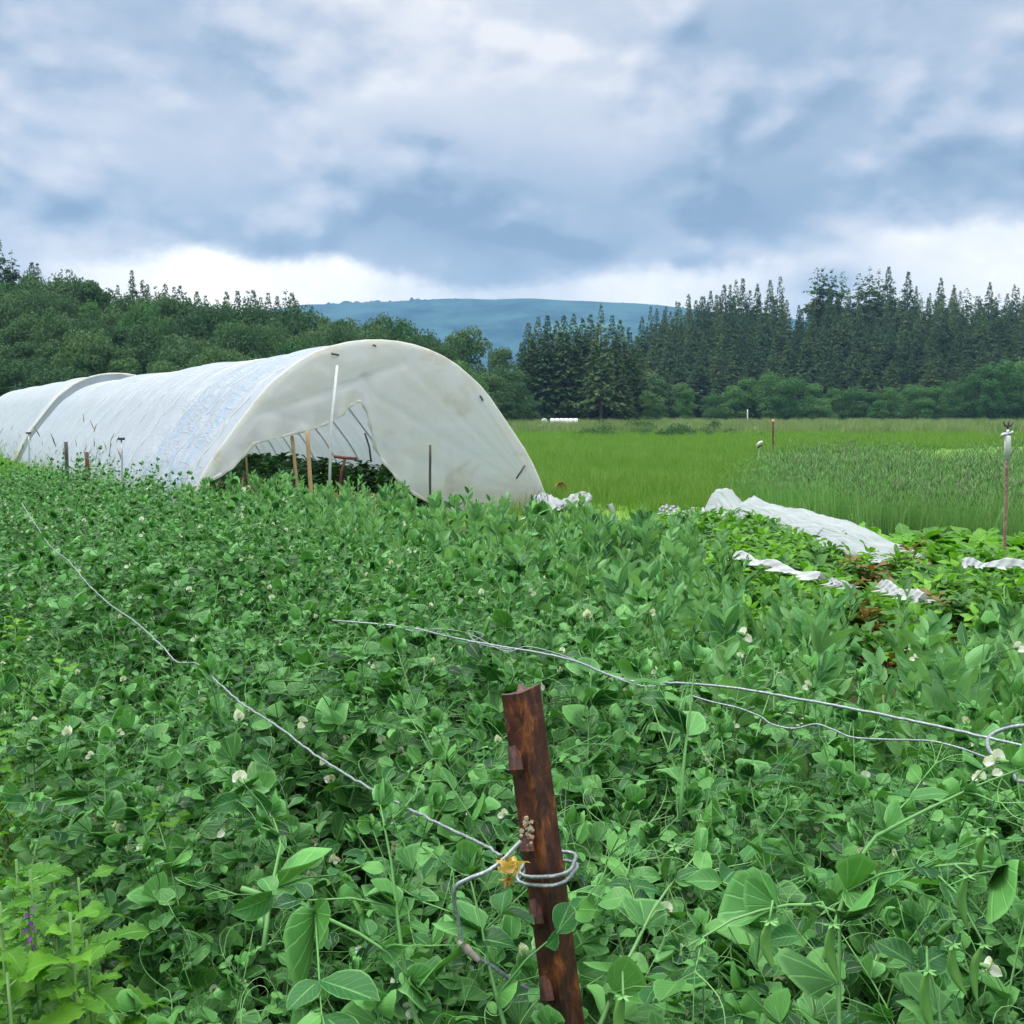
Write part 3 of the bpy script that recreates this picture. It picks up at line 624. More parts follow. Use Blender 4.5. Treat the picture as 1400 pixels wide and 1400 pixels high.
# near end sheet with its opening
def pxw(px, py):
    k = (px-700)/F; w = (k*C0.y-C0.x)/(AR.x-k*AR.y); dep = C0.y+AR.y*w; d = ray(px, py); return w, EYE+d.z*dep/d.y
OPEN = [(286,655),(315,640),(345,606),(400,592),(430,585),(452,576),(466,565),(476,556),(484,550),(490,549),(496,554),(500,568),(504,588),(510,612),(519,628),(530,643),(545,660),(562,674),(592,692)]
ow = [pxw(*q) for q in OPEN]
def zopen(w):
    if w >= ow[-1][0]: return 0.0
    return float(np.interp(w, [q[0] for q in ow], [max(0, q[1]) for q in ow]))
px_ = np.array([p[0] for p in prof]); pz_ = np.array([p[1] for p in prof])
mb = MB(); pts = []; uvs = []; NC = 130; NR = 34
for i in range(NC+1):
    w = -2.98+(3.17+2.98)*i/NC; zt = float(np.interp(w, px_, pz_))*1.0; zb = min(zt-.01, max(zopen(w), 0))
    for j in range(NR+1):
        u = j/NR; z = zt+(zb-zt)*u; hem = math.exp(-((1-u)*4)**2)
        # folds radiate from the tied corner and from the pegged right foot
        a1 = math.atan2(z-1.4, w+.2); a2 = math.atan2(z-.1, w-3.1); r1 = math.hypot(w+.2, z-1.4)
        y = .012*abs(math.sin(a1*8))*min(1, r1)*math.exp(-r1*.6)*2 + .020*abs(math.sin(a2*15+math.sin(a2*31)))**3*min(1, math.hypot(w-3.1, z)*.6) + .06*hem*math.sin(w*11+1)*(w < 1.2)
        if w < .9: y += .10*math.exp(-((z-1.95-.35*(w+1.2))/.10)**2)*math.exp(-((w+.6)/1.3)**2)
        edge = min(1, (zt-z)*4); pts.append((w, -.045-.02+ (y-.05)*edge, z)); uvs.append((w, z))
mb.grid(pts, NC+1, NR+1, 0, uvs); build(mb, 'end_sheet', M_endfilm, T1)
mb = MB()      # rolled cream hem hanging round the opening
hem = [Vector((q[0], -.10+.02*math.sin(i*2), q[1])) for i, q in enumerate(ow)]
sm = []
for i in range(len(hem)-1):
    for k in range(5): sm.append(hem[i].lerp(hem[i+1], k/5))
mb.tube(sm, [.022+.012*math.sin(i*.9) for i in range(len(sm))], 0, 6); build(mb, 'rolled_hem', M_endfilm, T1)
for (a, b) in (((452,484),(462,486)),((508,472),(512,474)),((652,541),(656,548)),((713,636),(701,654))):   # clips and tears
    mb = MB(); p1 = pxw(*a); p2 = pxw(*b); mb.tube([(p1[0], -.11, p1[1]), ((p1[0]+p2[0])/2, -.12, (p1[1]+p2[1])/2), (p2[0], -.11, p2[1])], .016, 0, 5); build(mb, 'clip', M_dark, T1)
mb = MB(); a = pxw(458, 500); b = pxw(440, 668); mb.tube([(a[0], -.16, a[1]), (a[0]*.5+b[0]*.5-.03, -.2, (a[1]+b[1])/2), (b[0], -.25, min(b[1], 0))], .024, 0, 8); build(mb, 'end_pole', M_white, T1)
mb = MB(); mb.tube([(0, .1, 2.70), (0, 21, 2.70)], .02, 0, 6); build(mb, 'ridge_pole', M_pipe, T1)
# dark strap inside right of the opening
mb = MB(); a, b, c = pxw(500,592), pxw(506,612), pxw(508,632); mb.tube([(a[0], .02, a[1]), (b[0], .02, b[1]), (c[0], .02, c[1])], .016, 0, 5); build(mb, 'strap', M_dark, T1)
def stake(name, x0, y0, x1, y1, Y, r, mat, label, cat, z0=0, group=None, n=6):
    a = ptd(x0, y0, Y); b = ptd(x1, y1, Y); g = b if b.z < z0 else b+(b-a)*((b.z-z0)/max(.01, a.z-b.z)); mb = MB(); N = 6
    mb.tube([(a.lerp(g, i/N)-g)+(Vector((.002*math.sin(i*2), 0, 0))) for i in range(N+1)], r, 0, n); o = build(mb, name, mat, loc=g); tag(o, label, cat, group); return o
stake('wooden_stake', 399,596, 405,650, 15.2, .028, M_wood, 'wooden stake inside the tunnel opening, left one of the tan pair', 'stake')
stake('wooden_stake', 420,589, 424,655, 14.9, .033, M_wood, 'taller wooden stake inside the tunnel opening beside the white end pole', 'stake')
stake('thin_stake', 335,606, 337,632, 15.8, .018, M_wood, 'thin short stake among the plants at the left of the tunnel opening', 'stake')
stake('metal_stake', 588,608, 588,694, 14.6, .021, M_dark, 'dark metal stake standing before the plastic end sheet of the tunnel', 'stake')
T = link('hand_tool', None, loc=ptd(462, 664, 14.3)*1.0); tag(T, 'rusty red T-handled garden tool standing by the white end pole', 'tool')
a = ptd(472, 626, 14.3)-T.location; mb = MB(); mb.tube([(0,0,-.35), a*.5, a], .022, 0, 6); build(mb, 'shaft', M_rustred, T)
mb = MB(); l = ptd(457,624,14.3)-T.location; r_ = ptd(488,627,14.3)-T.location; mb.tube([l, a, r_], .026, 0, 6); build(mb, 'handle', M_rustred, T)
M_straw = leafmat('straw', (.38,.28,.12), (.50,.38,.18), (.62,.50,.27), .1, .6)
mb = MB(); random.seed(9)
for i in range(420):
    p = Vector((random.gauss(0,.32), random.gauss(0,.25), abs(random.gauss(0,.06))+.32)); d = rv(1); d.z *= .25; d.normalize(); mb.tube([p, p+d*.22], .005, 0, 3, cap=False)
mb.tube([(0,0,-.0),(0,0,.3)], [.45,.25], 0, 10)
o = build(mb, 'straw', M_straw, loc=(ptd(470, 662, 14.35).x, 14.35, 0)); tag(o, 'loose heap of straw at the foot of the red T-handled tool', 'straw', None, 'stuff')
# soil ridge and stuff by left foot of opening
mb = MB(); 
for i in range(60): p = Vector((random.gauss(0,.3), random.gauss(0,.25), abs(random.gauss(.45,.1)))); mb.box(p, (.05,.04,.03), 0, Euler((random.random()*3, random.random()*3, 0)).to_matrix())
o = build(mb, 'soil_heap', simple('brown_soil', (.09,.05,.025), .9, (.16,.09,.05)), loc=C0+AR*(-2.2)+AX*.6); tag(o, 'brown crumbly soil heap just inside the left foot of the tunnel opening', 'soil', None, 'stuff')

# crumpled plastics and row cover
def crumple(path, wid, hgt, seed, n=46, m=22, rough=1.0, wid_end=.3):
    """cloth heap along a ground path, with creases"""
    random.seed(seed); ph = [random.uniform(0, 6) for _ in range(12)]; pts = []; uvs = []
    path = [Vector(p) for p in path]; seg = len(path)-1
    for i in range(n+1):
        u = i/n; s = u*seg; k = min(seg-1, int(s)); c = path[k].lerp(path[k+1], s-k); d = (path[min(seg, k+1)]-path[k]).normalized(); b = Vector((d.y, -d.x, 0))
        w = wid(u) if callable(wid) else wid*(wid_end+(1-wid_end)*math.sin(PI*u)**.5); h = hgt(u) if callable(hgt) else hgt*(.4+.6*abs(math.sin(PI*u*1.7+ph[0])))
        for j in range(m+1):
            v = j/m*2-1; arch = (1-abs(v)**1.5)
            cr = rough*h*(.16*math.sin(u*37+v*9+ph[1])*math.sin(v*7+ph[2]) + .12*math.sin(u*71+v*13+ph[3]) + .10*math.sin(v*29+u*19+ph[4]) + .06*math.sin(u*127-v*31+ph[5]))
            rag = .06*math.sin(u*23+ph[6])+.04*math.sin(u*59+ph[7]) if abs(v) > .95 else 0
            pts.append(c+b*(v*w+rag+rough*.03*math.sin(u*51+v*5+ph[8]))+d*(rough*.03*math.sin(v*17+u*33+ph[9]))+Vector((0,0,max(.01, h*arch*(1+.2*math.sin(v*3+ph[10]))+cr*arch+.015)))); uvs.append((u, v))
    mb = MB(); mb.grid(pts, n+1, m+1, 0, uvs); return mb
A = ptz(975, 705, .1); B = ptz(1262, 776, .05)
def rch(u): return float(np.interp(u, [0,.04,.10,.17,.24,.32,.5,.75,.86,.93,1], [.10,.40,.44,.20,.38,.30,.31,.26,.16,.17,.02]))
def rcw(u): return float(np.interp(u, [0,.08,.3,.6,.9,1], [.25,.38,.45,.48,.38,.12]))
mb = crumple([A, A.lerp(B,.33)+Vector((.12,.05,0)), A.lerp(B,.66)+Vector((.15,0.05,0)), B], rcw, rch, 21, 150, 30, .22)
o = build(mb, 'row_cover', M_cloth); tag(o, 'long white fabric row cover slumped over a bed right of the tunnel', 'row cover')
def scrap(pp, wid, h, seed, label, z=.2, rough=1.0, mat=None, cat='fabric'):
    pts = [ptz(a, b, z)*1.0 for a, b in pp]; mb = crumple([p for p in pts], wid, h, seed, 60, 14, rough); o = build(mb, 'plastic_sheet', mat or M_scrap); tag(o, label, cat); return o
scrap([(722,702),(760,694),(808,694)], .22, .26, 31, 'crumpled white plastic heap at the right foot of the tunnel end', .05, .75, cat='plastic sheet')
scrap([(728,716),(745,708)], .14, .34, 32, 'small torn white plastic piece poking out of the beans below the crumpled heap', .25, .8, cat='plastic sheet')
scrap([(902,702),(930,705),(968,710)], .08, .12, 33, 'small crumpled white scraps just left of the row cover peak', .1, .8)
scrap([(1006,764),(1050,777),(1122,797)], lambda u: .042, lambda u: .045+.02*math.sin(u*14), 34, 'narrow white fabric strip lying in the weeds below the row cover', .42, .2)
scrap([(1204,808),(1230,816),(1262,828)], lambda u: .045, lambda u: .05+.015*math.sin(u*9), 35, 'short rolled white fabric piece lowest in the weeds, near the beans', .42, .2)
scrap([(1315,776),(1350,778),(1420,778)], lambda u: .045, lambda u: .05+.02*math.sin(u*11), 36, 'white rolled fabric strip at the right edge beyond the row cover', .36, .2)
scrap([(1135,800),(1160,807)], .04, .05, 37, 'tiny white fabric scrap between the two strips in the weeds', .42, .2)
mb = MB(); random.seed(4)    # translucent film shred on a stick
pp = [ptd(836, 690, 9.0), ptd(840, 720, 9.0), ptd(838, 760, 9.0)]; g = Vector((pp[2].x, 9.0, 0))
mb.tube([g-g, pp[1]-g, (pp[0]+pp[1])/2-g+Vector((.01,0,0)), pp[0]-g+Vector((-.01,0,0)), pp[0]-g+Vector((-.05,0,-.01))], [.01,.015,.022,.026,.012], 0, 6); o = build(mb, 'plastic_wisp', cloth('greenish_film', (.38,.48,.38), .4, .4), loc=g); tag(o, 'thin upright wisp of whitish plastic standing between the tunnel heap and the row cover', 'plastic wisp')
# rusty bucket by the corner
o = Vector(ptz(762, 682, 0)); mb = MB(); prf = [(.02,.001),(.14,0),(.19,.12),(.20,.26),(.185,.27),(.17,.14),(.05,.05)]
pts = [(r*math.cos(2*PI*k/20), r*math.sin(2*PI*k/20), z) for r, z in prf for k in range(20)]; mb.grid(pts, len(prf), 20, 0, close=True)
rot = Euler((R(70), 0, R(30))); o2 = build(mb, 'bucket', simple('rust_orange', (.36,.13,.04), .7, (.22,.07,.03)), loc=(o.x, o.y, .15), rot=rot, scl=.7); tag(o2, 'rusty orange bucket tipped over behind the right foot of the tunnel', 'bucket')
# wooden box and small posts at far left
p = ptz(12, 600, 0.0); mb = MB(); mb.box((0,0,.34), (.22,.2,.3)); mb.box((.1,-.02,.68), (.07,.15,.05)); mb.box((-.1,0,.66), (.05,.2,.02)); o = build(mb, 'wooden_post', simple('orange_wood', (.50,.27,.11), .7, (.38,.20,.08)), smooth=False, loc=(p.x, p.y, -.05), scl=1.0); tag(o, 'short orange-brown wooden post end before the second tunnel at the left edge', 'post')
for i, (px, y0, y1, Y, lb) in enumerate([(39,592,618,17,'thin grey stake at the left edge of the pea bed, farthest left of the row'), (90,604,628,15,'dark short fence post before the tunnel side'), (118,618,632,13.5,'reddish short fence post next to the dark one'), (166,600,640,12.5,'thin stake with a dark cap before the tunnel side')]):
    stake('fence_stake', px, y0, px+1, y1, Y, (.012,.028,.028,.01)[i], (M_pipe, M_dark, M_rustred, M_pipe)[i], lb, 'stake')
    if i in (0, 3):
        t = ptd(px, y0, Y); mb = MB(); mb.box((0,0,0), (.035,.03,.015)); c_ = build(mb, 'cap', M_dark, COL.objects[[o.name for o in COL.objects if o.name.startswith('fence_stake')][-1]], smooth=False); c_.location = t-c_.parent.location
# sprinkler riser at the right
S = link('sprinkler_riser', None, loc=(0,0,0)); top = ptd(1378, 585, 9.8); bot = ptd(1375, 735, 9.8); S.location = (bot.x, bot.y, 0); tag(S, 'rusty pipe sprinkler riser with white head at the right edge before the grain', 'sprinkler')
L0 = Vector((0,0,0)); tp = Vector((top.x-bot.x, 0, top.z)); zz = lambda py: (ptd(1377, py, 9.8).z); m_rustpipe = simple('rusty_pipe', (.12,.05,.03), .85, (.42,.30,.22), nscale=28, bmp=.4)
xx = lambda z: (top.x-bot.x)*z/top.z
mb = MB(); mb.tube([(xx(z)+.003*math.sin(z*9), 0, z) for z in np.linspace(0, zz(622), 10)], .017, 0, 8); build(mb, 'pipe', m_rustpipe, S)
mb = MB(); z1 = zz(622); z2 = zz(597); mb.tube([(xx(z1),0,z1-.05),(xx(z1),0,z1),(xx(z1),0,z1+.005),(xx(z2),0,z2),(xx(z2),0,z2+.01)], [.02,.022,.030,.030,.022], 0, 12); build(mb, 'white_sleeve', M_white, S)
mb = MB(); z3 = zz(594); mb.tube([(xx(z2),0,z2),(xx(z3),0,z3+.05)], .014, 0, 8); mb.tube([(xx(z3)-.065,0,z3-.025),(xx(z3)-.045,0,z3),(xx(z3)+.05,0,z3+.015)], [.016,.02,.014], 0, 6); mb.tube([(xx(z3)+.03,0,z3+.01),(xx(z3)+.05,0,z3+.03)], .012, 0, 6); build(mb, 'sprinkler_body', M_pipe, S)
mb = MB(); mb.tube([(xx(z3),0,z3+.05),(xx(z3)-.01,0,z3+.09)], .01, 0, 6); mb.tube([(xx(z3)-.05,0,z3+.13),(xx(z3)-.03,0,z3+.085),(xx(z3)+.02,0,z3+.085),(xx(z3)+.045,0,z3+.12)], .011, 0, 6); mb.tube([(xx(z3),0,z3+.08),(xx(z3)+.005,0,z3+.14)], .009, 0, 6); build(mb, 'swing_arm', M_dark, S)
# distant marker and small sprinkler
st = stake('marker_stake', 1057, 578, 1057, 617, 36, .035, M_rustred, 'thin reddish marker stake with a pale orange cap out in the meadow', 'stake')
mb = MB(); q = ptd(1057, 576, 36); mb.tube([(0,0,-.05),(0,0,.02),(0,0,.07)], [.06,.065,.03], 0, 8); c_ = build(mb, 'cap', simple('orange_cap', (.55,.25,.15), .5), st); c_.location = q-st.location
st = stake('small_sprinkler', 1039, 606, 1037, 622, 30, .02, M_pipe, 'small sprinkler with a dark and white head in the meadow, left of the marker stake', 'sprinkler')
mb = MB(); q = ptd(1039, 605, 30); mb.tube([(-.09,0,-.1),(0,0,0),(.08,0,.03)], [.035,.045,.03], 0, 7); c_ = build(mb, 'head', M_white, st); c_.location = q-st.location
mb = MB(); mb.tube([(-.05,0,-.17),(.0,0,-.1),(.06,0,-.08)], [.03,.035,.03], 0, 7); c_ = build(mb, 'bracket', M_dark, st); c_.location = q-st.location
stake('thin_pole', 1022, 560, 1022, 583, 190, .12, M_white, 'tiny pale pole far off before the woods on the right', 'pole')
# wrapped bales
for i in range(7):
    px = 745+i*6.3+(4 if i > 0 else -1); q = ptz(px, 582, 0); q.z = .28; mb = MB(); r = .46; n = 16
    prf = [(.02,-.31),(.38*1,-.31),(.45,-.27),(.47,-.1),(.465,.1),(.45,.27),(.38,.31),(.02,.31)]
    pts = [(y, rr*math.cos(2*PI*k/n), rr*math.sin(2*PI*k/n)+.44) for rr, y in prf for k in range(n)]; mb.grid(pts, len(prf), n, 0, close=True)
    o = build(mb, 'wrapped_bale', M_white, loc=(q.x, q.y, .12), rot=(0,0,R(90) if i == 0 else 0)); tag(o, 'single round white bale set apart at the left end of the bale row' if i == 0 else 'white plastic-wrapped bale in the tight row before the fir clump', 'bale', None if i == 0 else 'wrapped bales in the row')
scrap([(736,583),(752,583.5)], .3, .3, 40, 'low white plastic sheet lying at the left end of the bale row', 0, .5, M_white, 'plastic sheet')

# ---------------------------------------------------------------- rusty post and wires
m, nt, p_, out = newmat('rusted_steel'); co = coords(nt); n1 = nt.noise(nt.mapping(co, (1,1,.3)), 130, 8, .7, .8); n2 = nt.noise(nt.mapping(co,(1,1,.42)), 70, 8, .7, .4); n3 = nt.noise(co, 240, 4, .7)
col = nt.ramp(n2, [(.34, (.030,.010,.007)), (.47, (.060,.018,.011)), (.57, (.12,.033,.014)), (.66, (.34,.115,.03)), (.76, (.15,.05,.022))])
sx = nt.node('ShaderNodeSeparateXYZ'); nt.l.new(co, sx.inputs[0]); rib = nt.math('SUBTRACT', 1, nt.sstep(nt.math('ABSOLUTE', nt.math('ADD', sx.outputs[0], .001)), .001, .007)); col = nt.mix(nt.math('MULTIPLY', nt.math('MULTIPLY', rib, nt.sstep(n2, .42, .62)), .55), col, (.36,.12,.03)); col = nt.mix(nt.sstep(n1, .5, .66), col, (.030,.013,.010)); col = nt.mix(nt.math('MULTIPLY', nt.sstep(n3, .66, .78), .5), col, (.42,.26,.18))
nt.l.new(col, p_.inputs['Base Color']); p_.inputs['Roughness'].default_value = .48; p_.inputs['Specular IOR Level'].default_value = .6
bump(nt, p_, nt.math('ADD', nt.math('MULTIPLY', n1, .7), nt.math('MULTIPLY', n3, .5)), .7, .002); M_rust = m
topP = ptd(712, 944, .985); botP = ptd(778, 1440, .985); axis = (topP-botP).normalized(); grd = botP-axis*(botP.z/axis.z)
post = link('fence_post', None, loc=grd); tag(post, 'rusty studded steel fence post standing in the peas in the foreground', 'fence post'); post.rotation_mode = 'QUATERNION'; q = Vector((0,0,1)).rotation_difference(axis); post.rotation_quaternion = q
PL = (topP-grd).length
# cross-section of the post: two wings meeting in a raised rib toward the camera, web behind
cs = [(-.0205,.004),(-.0200,-.001),(-.0120,-.0045),(-.0055,-.0062),(-.002,-.0098),(.003,-.0098),(.0058,-.0060),(.0125,-.0010),(.0200,.0052),(.0205,.0100),(.0120,.0060),(.0045,.0015),(.0035,.024),(-.0025,.024),(-.0040,.001),(-.0120,.0005)]
random.seed(3); pts = []; NS = 90
for i in range(NS+1):
    z = PL*i/NS
    for (a, b) in cs: pts.append((a+random.gauss(0,.00025), b+random.gauss(0,.00025), z + (.0006*math.sin(a*300+1)+.12*a if i == NS else 0)))
mb = MB(); mb.grid(pts, NS+1, len(cs), 0, close=True); mb.face([NS*len(cs)+k for k in range(len(cs))], 0); build(mb, 'post_body', M_rust, post, smooth=False)
for i, py in enumerate([1040, 1150, 1248, 1352, 1462]):
    c = ptd(700+(py-944)*.133, py, .985); z = (c-grd).dot(axis); mb = MB(); x0 = -.0145
    v = [(x0-.006,-.003,z+.017),(x0+.001,-.004,z+.019),(x0+.006,-.006,z+.010),(x0-.008,-.012,z-.004),(x0-.001,-.016,z-.003),(x0+.007,-.012,z-.005),(x0-.007,-.003,z-.012),(x0+.006,-.006,z-.013),(x0-.001,-.010,z-.014)]
    mb.v = v
    for f in ((0,1,4,3),(1,2,5,4),(3,4,8,6),(4,5,7,8),(0,3,6),(2,7,5),(6,8,7)): mb.face(f, 0)
    build(mb, 'stud', M_rust, post, smooth=False)
M_moss = simple('pale_crust', (.30,.22,.12), .9, (.55,.48,.33), nscale=300)
mb = MB(); c = ptd(716, 1140, .97); zc = (c-grd).dot(axis); random.seed(6)
for i in range(26): mb.box((-.010+random.gauss(0,.0035), -.0085+random.gauss(0,.0012), zc+random.gauss(0,.008)), (.0015,.0012,.002), 0, Euler((random.random()*3,random.random()*3,0)).to_matrix())
build(mb, 'lichen_crust', M_moss, post, smooth=False)
# wires
m, nt, p_, out = newmat('wire_steel'); n = nt.noise(coords(nt), 260, 4, .7); col = nt.ramp(n, [(.35, (.15,.17,.18)), (.6, (.32,.37,.38)), (.75, (.52,.57,.57))]); nt.l.new(col, p_.inputs['Base Color']); p_.inputs['Metallic'].default_value = .45; p_.inputs['Roughness'].default_value = .5; M_wire = m
def catmull(P, n=8):
    P = [Vector(p) for p in P]; Q = [P[0]]+P+[P[-1]]; out = []
    for i in range(1, len(Q)-2):
        for k in range(n):
            t = k/n; a, b, c, d = Q[i-1], Q[i], Q[i+1], Q[i+2]
            out.append(.5*((2*b)+(c-a)*t+(2*a-5*b+4*c-d)*t*t+(3*b-a-3*c+d)*t**3))
    out.append(P[-1]); return out
def wire(name, P, r, label, cat='wire', wob=0.0, seed=1, mat=None):
    random.seed(seed); path = catmull(P, 10); path = [p+rv(wob) for p in path]; mb = MB(); o0 = path[0].copy(); mb.tube([p-o0 for p in path], r, 0, 6); o = build(mb, name, mat or M_wire, loc=o0); tag(o, label, cat); return o
def onwire(px, py, off=0):    # point on the vertical plane through the wire line
    d = ray(px, py); n = AR; q = WIRE0+AR*off; t = (q-Vector((0,0,EYE))).dot(n)/d.dot(n); return Vector((0,0,EYE))+d*t
main = [(686,1170),(650,1150),(600,1126),(545,1098),(480,1063),(425,1028),(375,990),(335,965),(300,935),(270,908),(242,905),(222,884),(185,850),(150,826),(118,796),(95,768),(70,748),(52,722),(40,704),(30,688)]
MW = wire('trellis_wire', [onwire(*q) for q in main], .0018, 'long kinked wire running from the rusty post to the upper left over the peas', wob=.0006)
# wrap round the post
cc = ptd(747, 1190, .985); wr = []
for i in range(0, 52):
    a = PI*1.08+2*PI*i/26; rr = .0275+.002*math.sin(i); z = .0075-.018*i/51+.003*math.sin(a)
    wr.append(cc+Vector((rr*math.cos(a)*1.12+.001, rr*.95*math.sin(a)*1.0+.006, z+.012*math.cos(a)*.5)))
mb = MB(); mb.tube([p-cc for p in wr], .0021, 0, 6); o = build(mb, 'tie_wire', M_wire, loc=cc); tag(o, 'wire wound twice round the rusty post', 'wire')
wire('loose_wire', [ptd(x_, y_, Y_) for x_, y_, Y_ in [(712,1150,.955),(700,1163,.95),(685,1178,.945),(665,1192,.94),(640,1202,.94),(624,1212,.94),(621,1232,.945),(627,1262,.95),(632,1288,.95),(645,1304,.95),(668,1318,.955),(700,1340,.965),(722,1352,.975)]], .0023, 'thick bent wire end looping below the left wire beside the rusty post', seed=2)
c = ptd(640, 1300, .948); mb = MB(); random.seed(8)
pts = []
d0 = (ptd(656,1312,.95)-ptd(630,1288,.95)).normalized(); u_ = Vector((0,1,0)); v_ = d0.cross(u_)
for i in range(9):
    u = i/8; rr = .0045*math.sin(PI*(.06+u*.88))**.5*random.uniform(.8,1.2)
    for k in range(10): a = 2*PI*k/10; pts.append(d0*(u-.5)*.03+(u_*math.cos(a)+v_*math.sin(a))*rr*random.uniform(.85,1.15))
mb.grid(pts, 9, 10, 0, close=True); o = build(mb, 'mud_lump', simple('dried_mud', (.42,.38,.33), .9, (.30,.25,.20), nscale=200, bmp=.5, bdist=.002), loc=c); tag(o, 'pale dried mud lump stuck on the bent wire end', 'mud')
# withered yellow flower caught in the wire
mb = MB(); c = ptd(702, 1188, .945); random.seed(12)
for i in range(9): leaf(mb, rv(.002), Vector((random.gauss(0,.5), random.gauss(0,.3), random.gauss(0,.8))), rv(1), .018, .006, 0, fold=.5, curl=1.2, wav=.2, nu=6)
for i in range(4): leaf(mb, Vector((-.003,0,-.006)), Vector((random.gauss(-.2,.3), random.gauss(0,.3), -1)), rv(1), .015, .003, 1, fold=.7, curl=1.0, nu=5)
o = build(mb, 'withered_flower', [leafmat('yellow_petal', (.70,.45,.08), (.78,.58,.20), (.82,.70,.42), .3), leafmat('orange_petal', (.50,.22,.04), (.62,.34,.07), (.70,.45,.12), .3)], loc=c); tag(o, 'withered yellow flower caught between the wire loops on the rusty post', 'flower')
def rw(px, py, dz=0):
    z = float(np.interp(px, [400, 870, 1420], [1.10, 1.13, 1.165]))+dz; return ptz(px, py, z)
wire('trellis_wire', [rw(*q) for q in [(1450,1030),(1400,1020),(1300,997),(1200,976),(1100,957),(1000,940),(930,934),(870,932),(830,922),(790,905),(740,893),(680,883),(620,872),(560,858),(500,852),(450,848)]], .0026, 'thicker taut wire running across the peas to the right edge', seed=3, wob=.0003)
wire('thin_wire', [rw(q[0], q[1], -.0) for q in [(945,951),(975,960),(1010,968),(1040,980),(1055,990),(1085,996),(1115,990),(1140,998),(1165,1008),(1210,1011),(1270,1013),(1310,1022),(1350,1036),(1390,1048),(1420,1046)]], .0016, 'thin wavy wire sagging below the taut right wire', seed=4)
wire('thin_wire', [rw(*q) for q in [(520,846),(560,862),(600,860),(640,866),(690,890),(720,884),(760,893),(800,908),(840,926),(880,938),(910,936)]], .0013, 'thin doubled wire twisted along the farther half of the taut right wire', seed=5)
wire('thin_wire', [rw(*q) for q in [(640,878),(662,868),(640,863),(655,880),(700,888)]], .0012, 'short curled wire tail sticking up from the taut right wire', seed=6)
wire('loose_wire', [rw(q[0], q[1], q[2]) for q in [(1430,992,.02),(1398,992,.02),(1372,997,.01),(1354,1006,0),(1350,1018,0),(1358,1032,0),(1380,1045,-.01),(1400,1052,-.01),(1430,1060,-.02)]], .0032, 'thick wire hook twisted round the taut wire at the right edge', seed=7)
wire('loose_wire', [rw(q[0], q[1], -.02) for q in [(1430,1068),(1395,1068),(1388,1060),(1400,1055),(1430,1064)]], .003, 'blunt bent wire end just below the hook at the right edge', seed=8)

# ---------------------------------------------------------------- ground
def gnd(x, y):
    r = 0.0
    d = math.hypot(x, y)
    if y > 228 and x > 8: r += 15*(1-math.exp(-((y-228)/75)**1.5*1.0))*min(1, (x-8)/90)
    if x < -20 and y > 105: r += 12*(1-math.exp(-((y-105)/50)**1.6))*min(1, (-20-x)/60)
    return r
xs = np.unique(np.r_[-4000,-2500,-1500,-900,-500, np.arange(-300, 301, 10), 500, 900, 1500, 2500, 4000]); ys = np.unique(np.r_[-2000,-500,-50,0,10,20,40,60,80, np.arange(100, 480, 8), 600, 900, 1500, 2500, 4500])
mb = MB(); mb.grid([(x, y, gnd(x, y)) for x in xs for y in ys], len(xs), len(ys), 0)
m, nt, p_, out = newmat('ground_earth'); co = coords(nt); n1 = nt.noise(nt.mapping(co, (1,.45,1)), .09, 6, .6); n2 = nt.noise(co, 2.2, 8, .7); sp = nt.node('ShaderNodeSeparateXYZ'); nt.l.new(co, sp.inputs[0])
grass = nt.ramp(nt.math('ADD', nt.math('MULTIPLY', n1, .6), nt.math('MULTIPLY', n2, .4)), [(.3, (.075,.16,.022)), (.5, (.12,.235,.034)), (.65, (.185,.29,.055))])
roughf = nt.ramp(nt.math('ADD', nt.math('MULTIPLY', n1, .6), nt.math('MULTIPLY', n2, .4)), [(.35, (.09,.155,.05)), (.55, (.15,.22,.08)), (.7, (.23,.27,.12))])
soil = nt.ramp(n2, [(.35, (.020,.022,.010)), (.6, (.045,.045,.02))])
dist = nt.math('ADD', sp.outputs[1], nt.math('MULTIPLY', nt.math('SUBTRACT', n1, .5), 30))
c1 = nt.mix(nt.sstep(dist, 68, 84), grass, roughf)
c1 = nt.mix(nt.sstep(sp.outputs[1], 222, 232), c1, (.03,.05,.02))
nearr = nt.sstep(nt.math('ADD', sp.outputs[1], nt.math('MULTIPLY', nt.math('SUBTRACT', n2, .5), 2)), 13.0, 15.5)
c1 = nt.mix(nearr, soil, c1); nt.l.new(c1, p_.inputs['Base Color']); p_.inputs['Roughness'].default_value = .95; p_.inputs['Specular IOR Level'].default_value = .1
bump(nt, p_, n2, .6, .08)
o = build(mb, 'ground', m); tag(o, kind='structure')

# ---------------------------------------------------------------- trees
def treemat(name, a, b, c, trans=.15):
    m, nt, p, out = newmat(name); oi = nt.node('ShaderNodeObjectInfo').outputs['Random']; isl = nt.node('ShaderNodeNewGeometry').outputs['Random Per Island']
    n = nt.noise(coords(nt), .45, 3, .6)
    f = nt.math('ADD', nt.math('ADD', nt.math('MULTIPLY', oi, .55), nt.math('MULTIPLY', isl, .25)), nt.math('MULTIPLY', n, .28)); col = nt.ramp(f, [(.15, a), (.5, b), (.9, c)])
    nt.l.new(col, p.inputs['Base Color']); p.inputs['Roughness'].default_value = .7; p.inputs['Specular IOR Level'].default_value = .15
    tr = nt.node('ShaderNodeBsdfTranslucent'); nt.l.new(col, tr.inputs[0]); mx = nt.node('ShaderNodeMixShader'); mx.inputs[0].default_value = trans
    nt.l.new(p.outputs[0], mx.inputs[1]); nt.l.new(tr.outputs[0], mx.inputs[2]); nt.l.new(mx.outputs[0], out.inputs[0]); return m
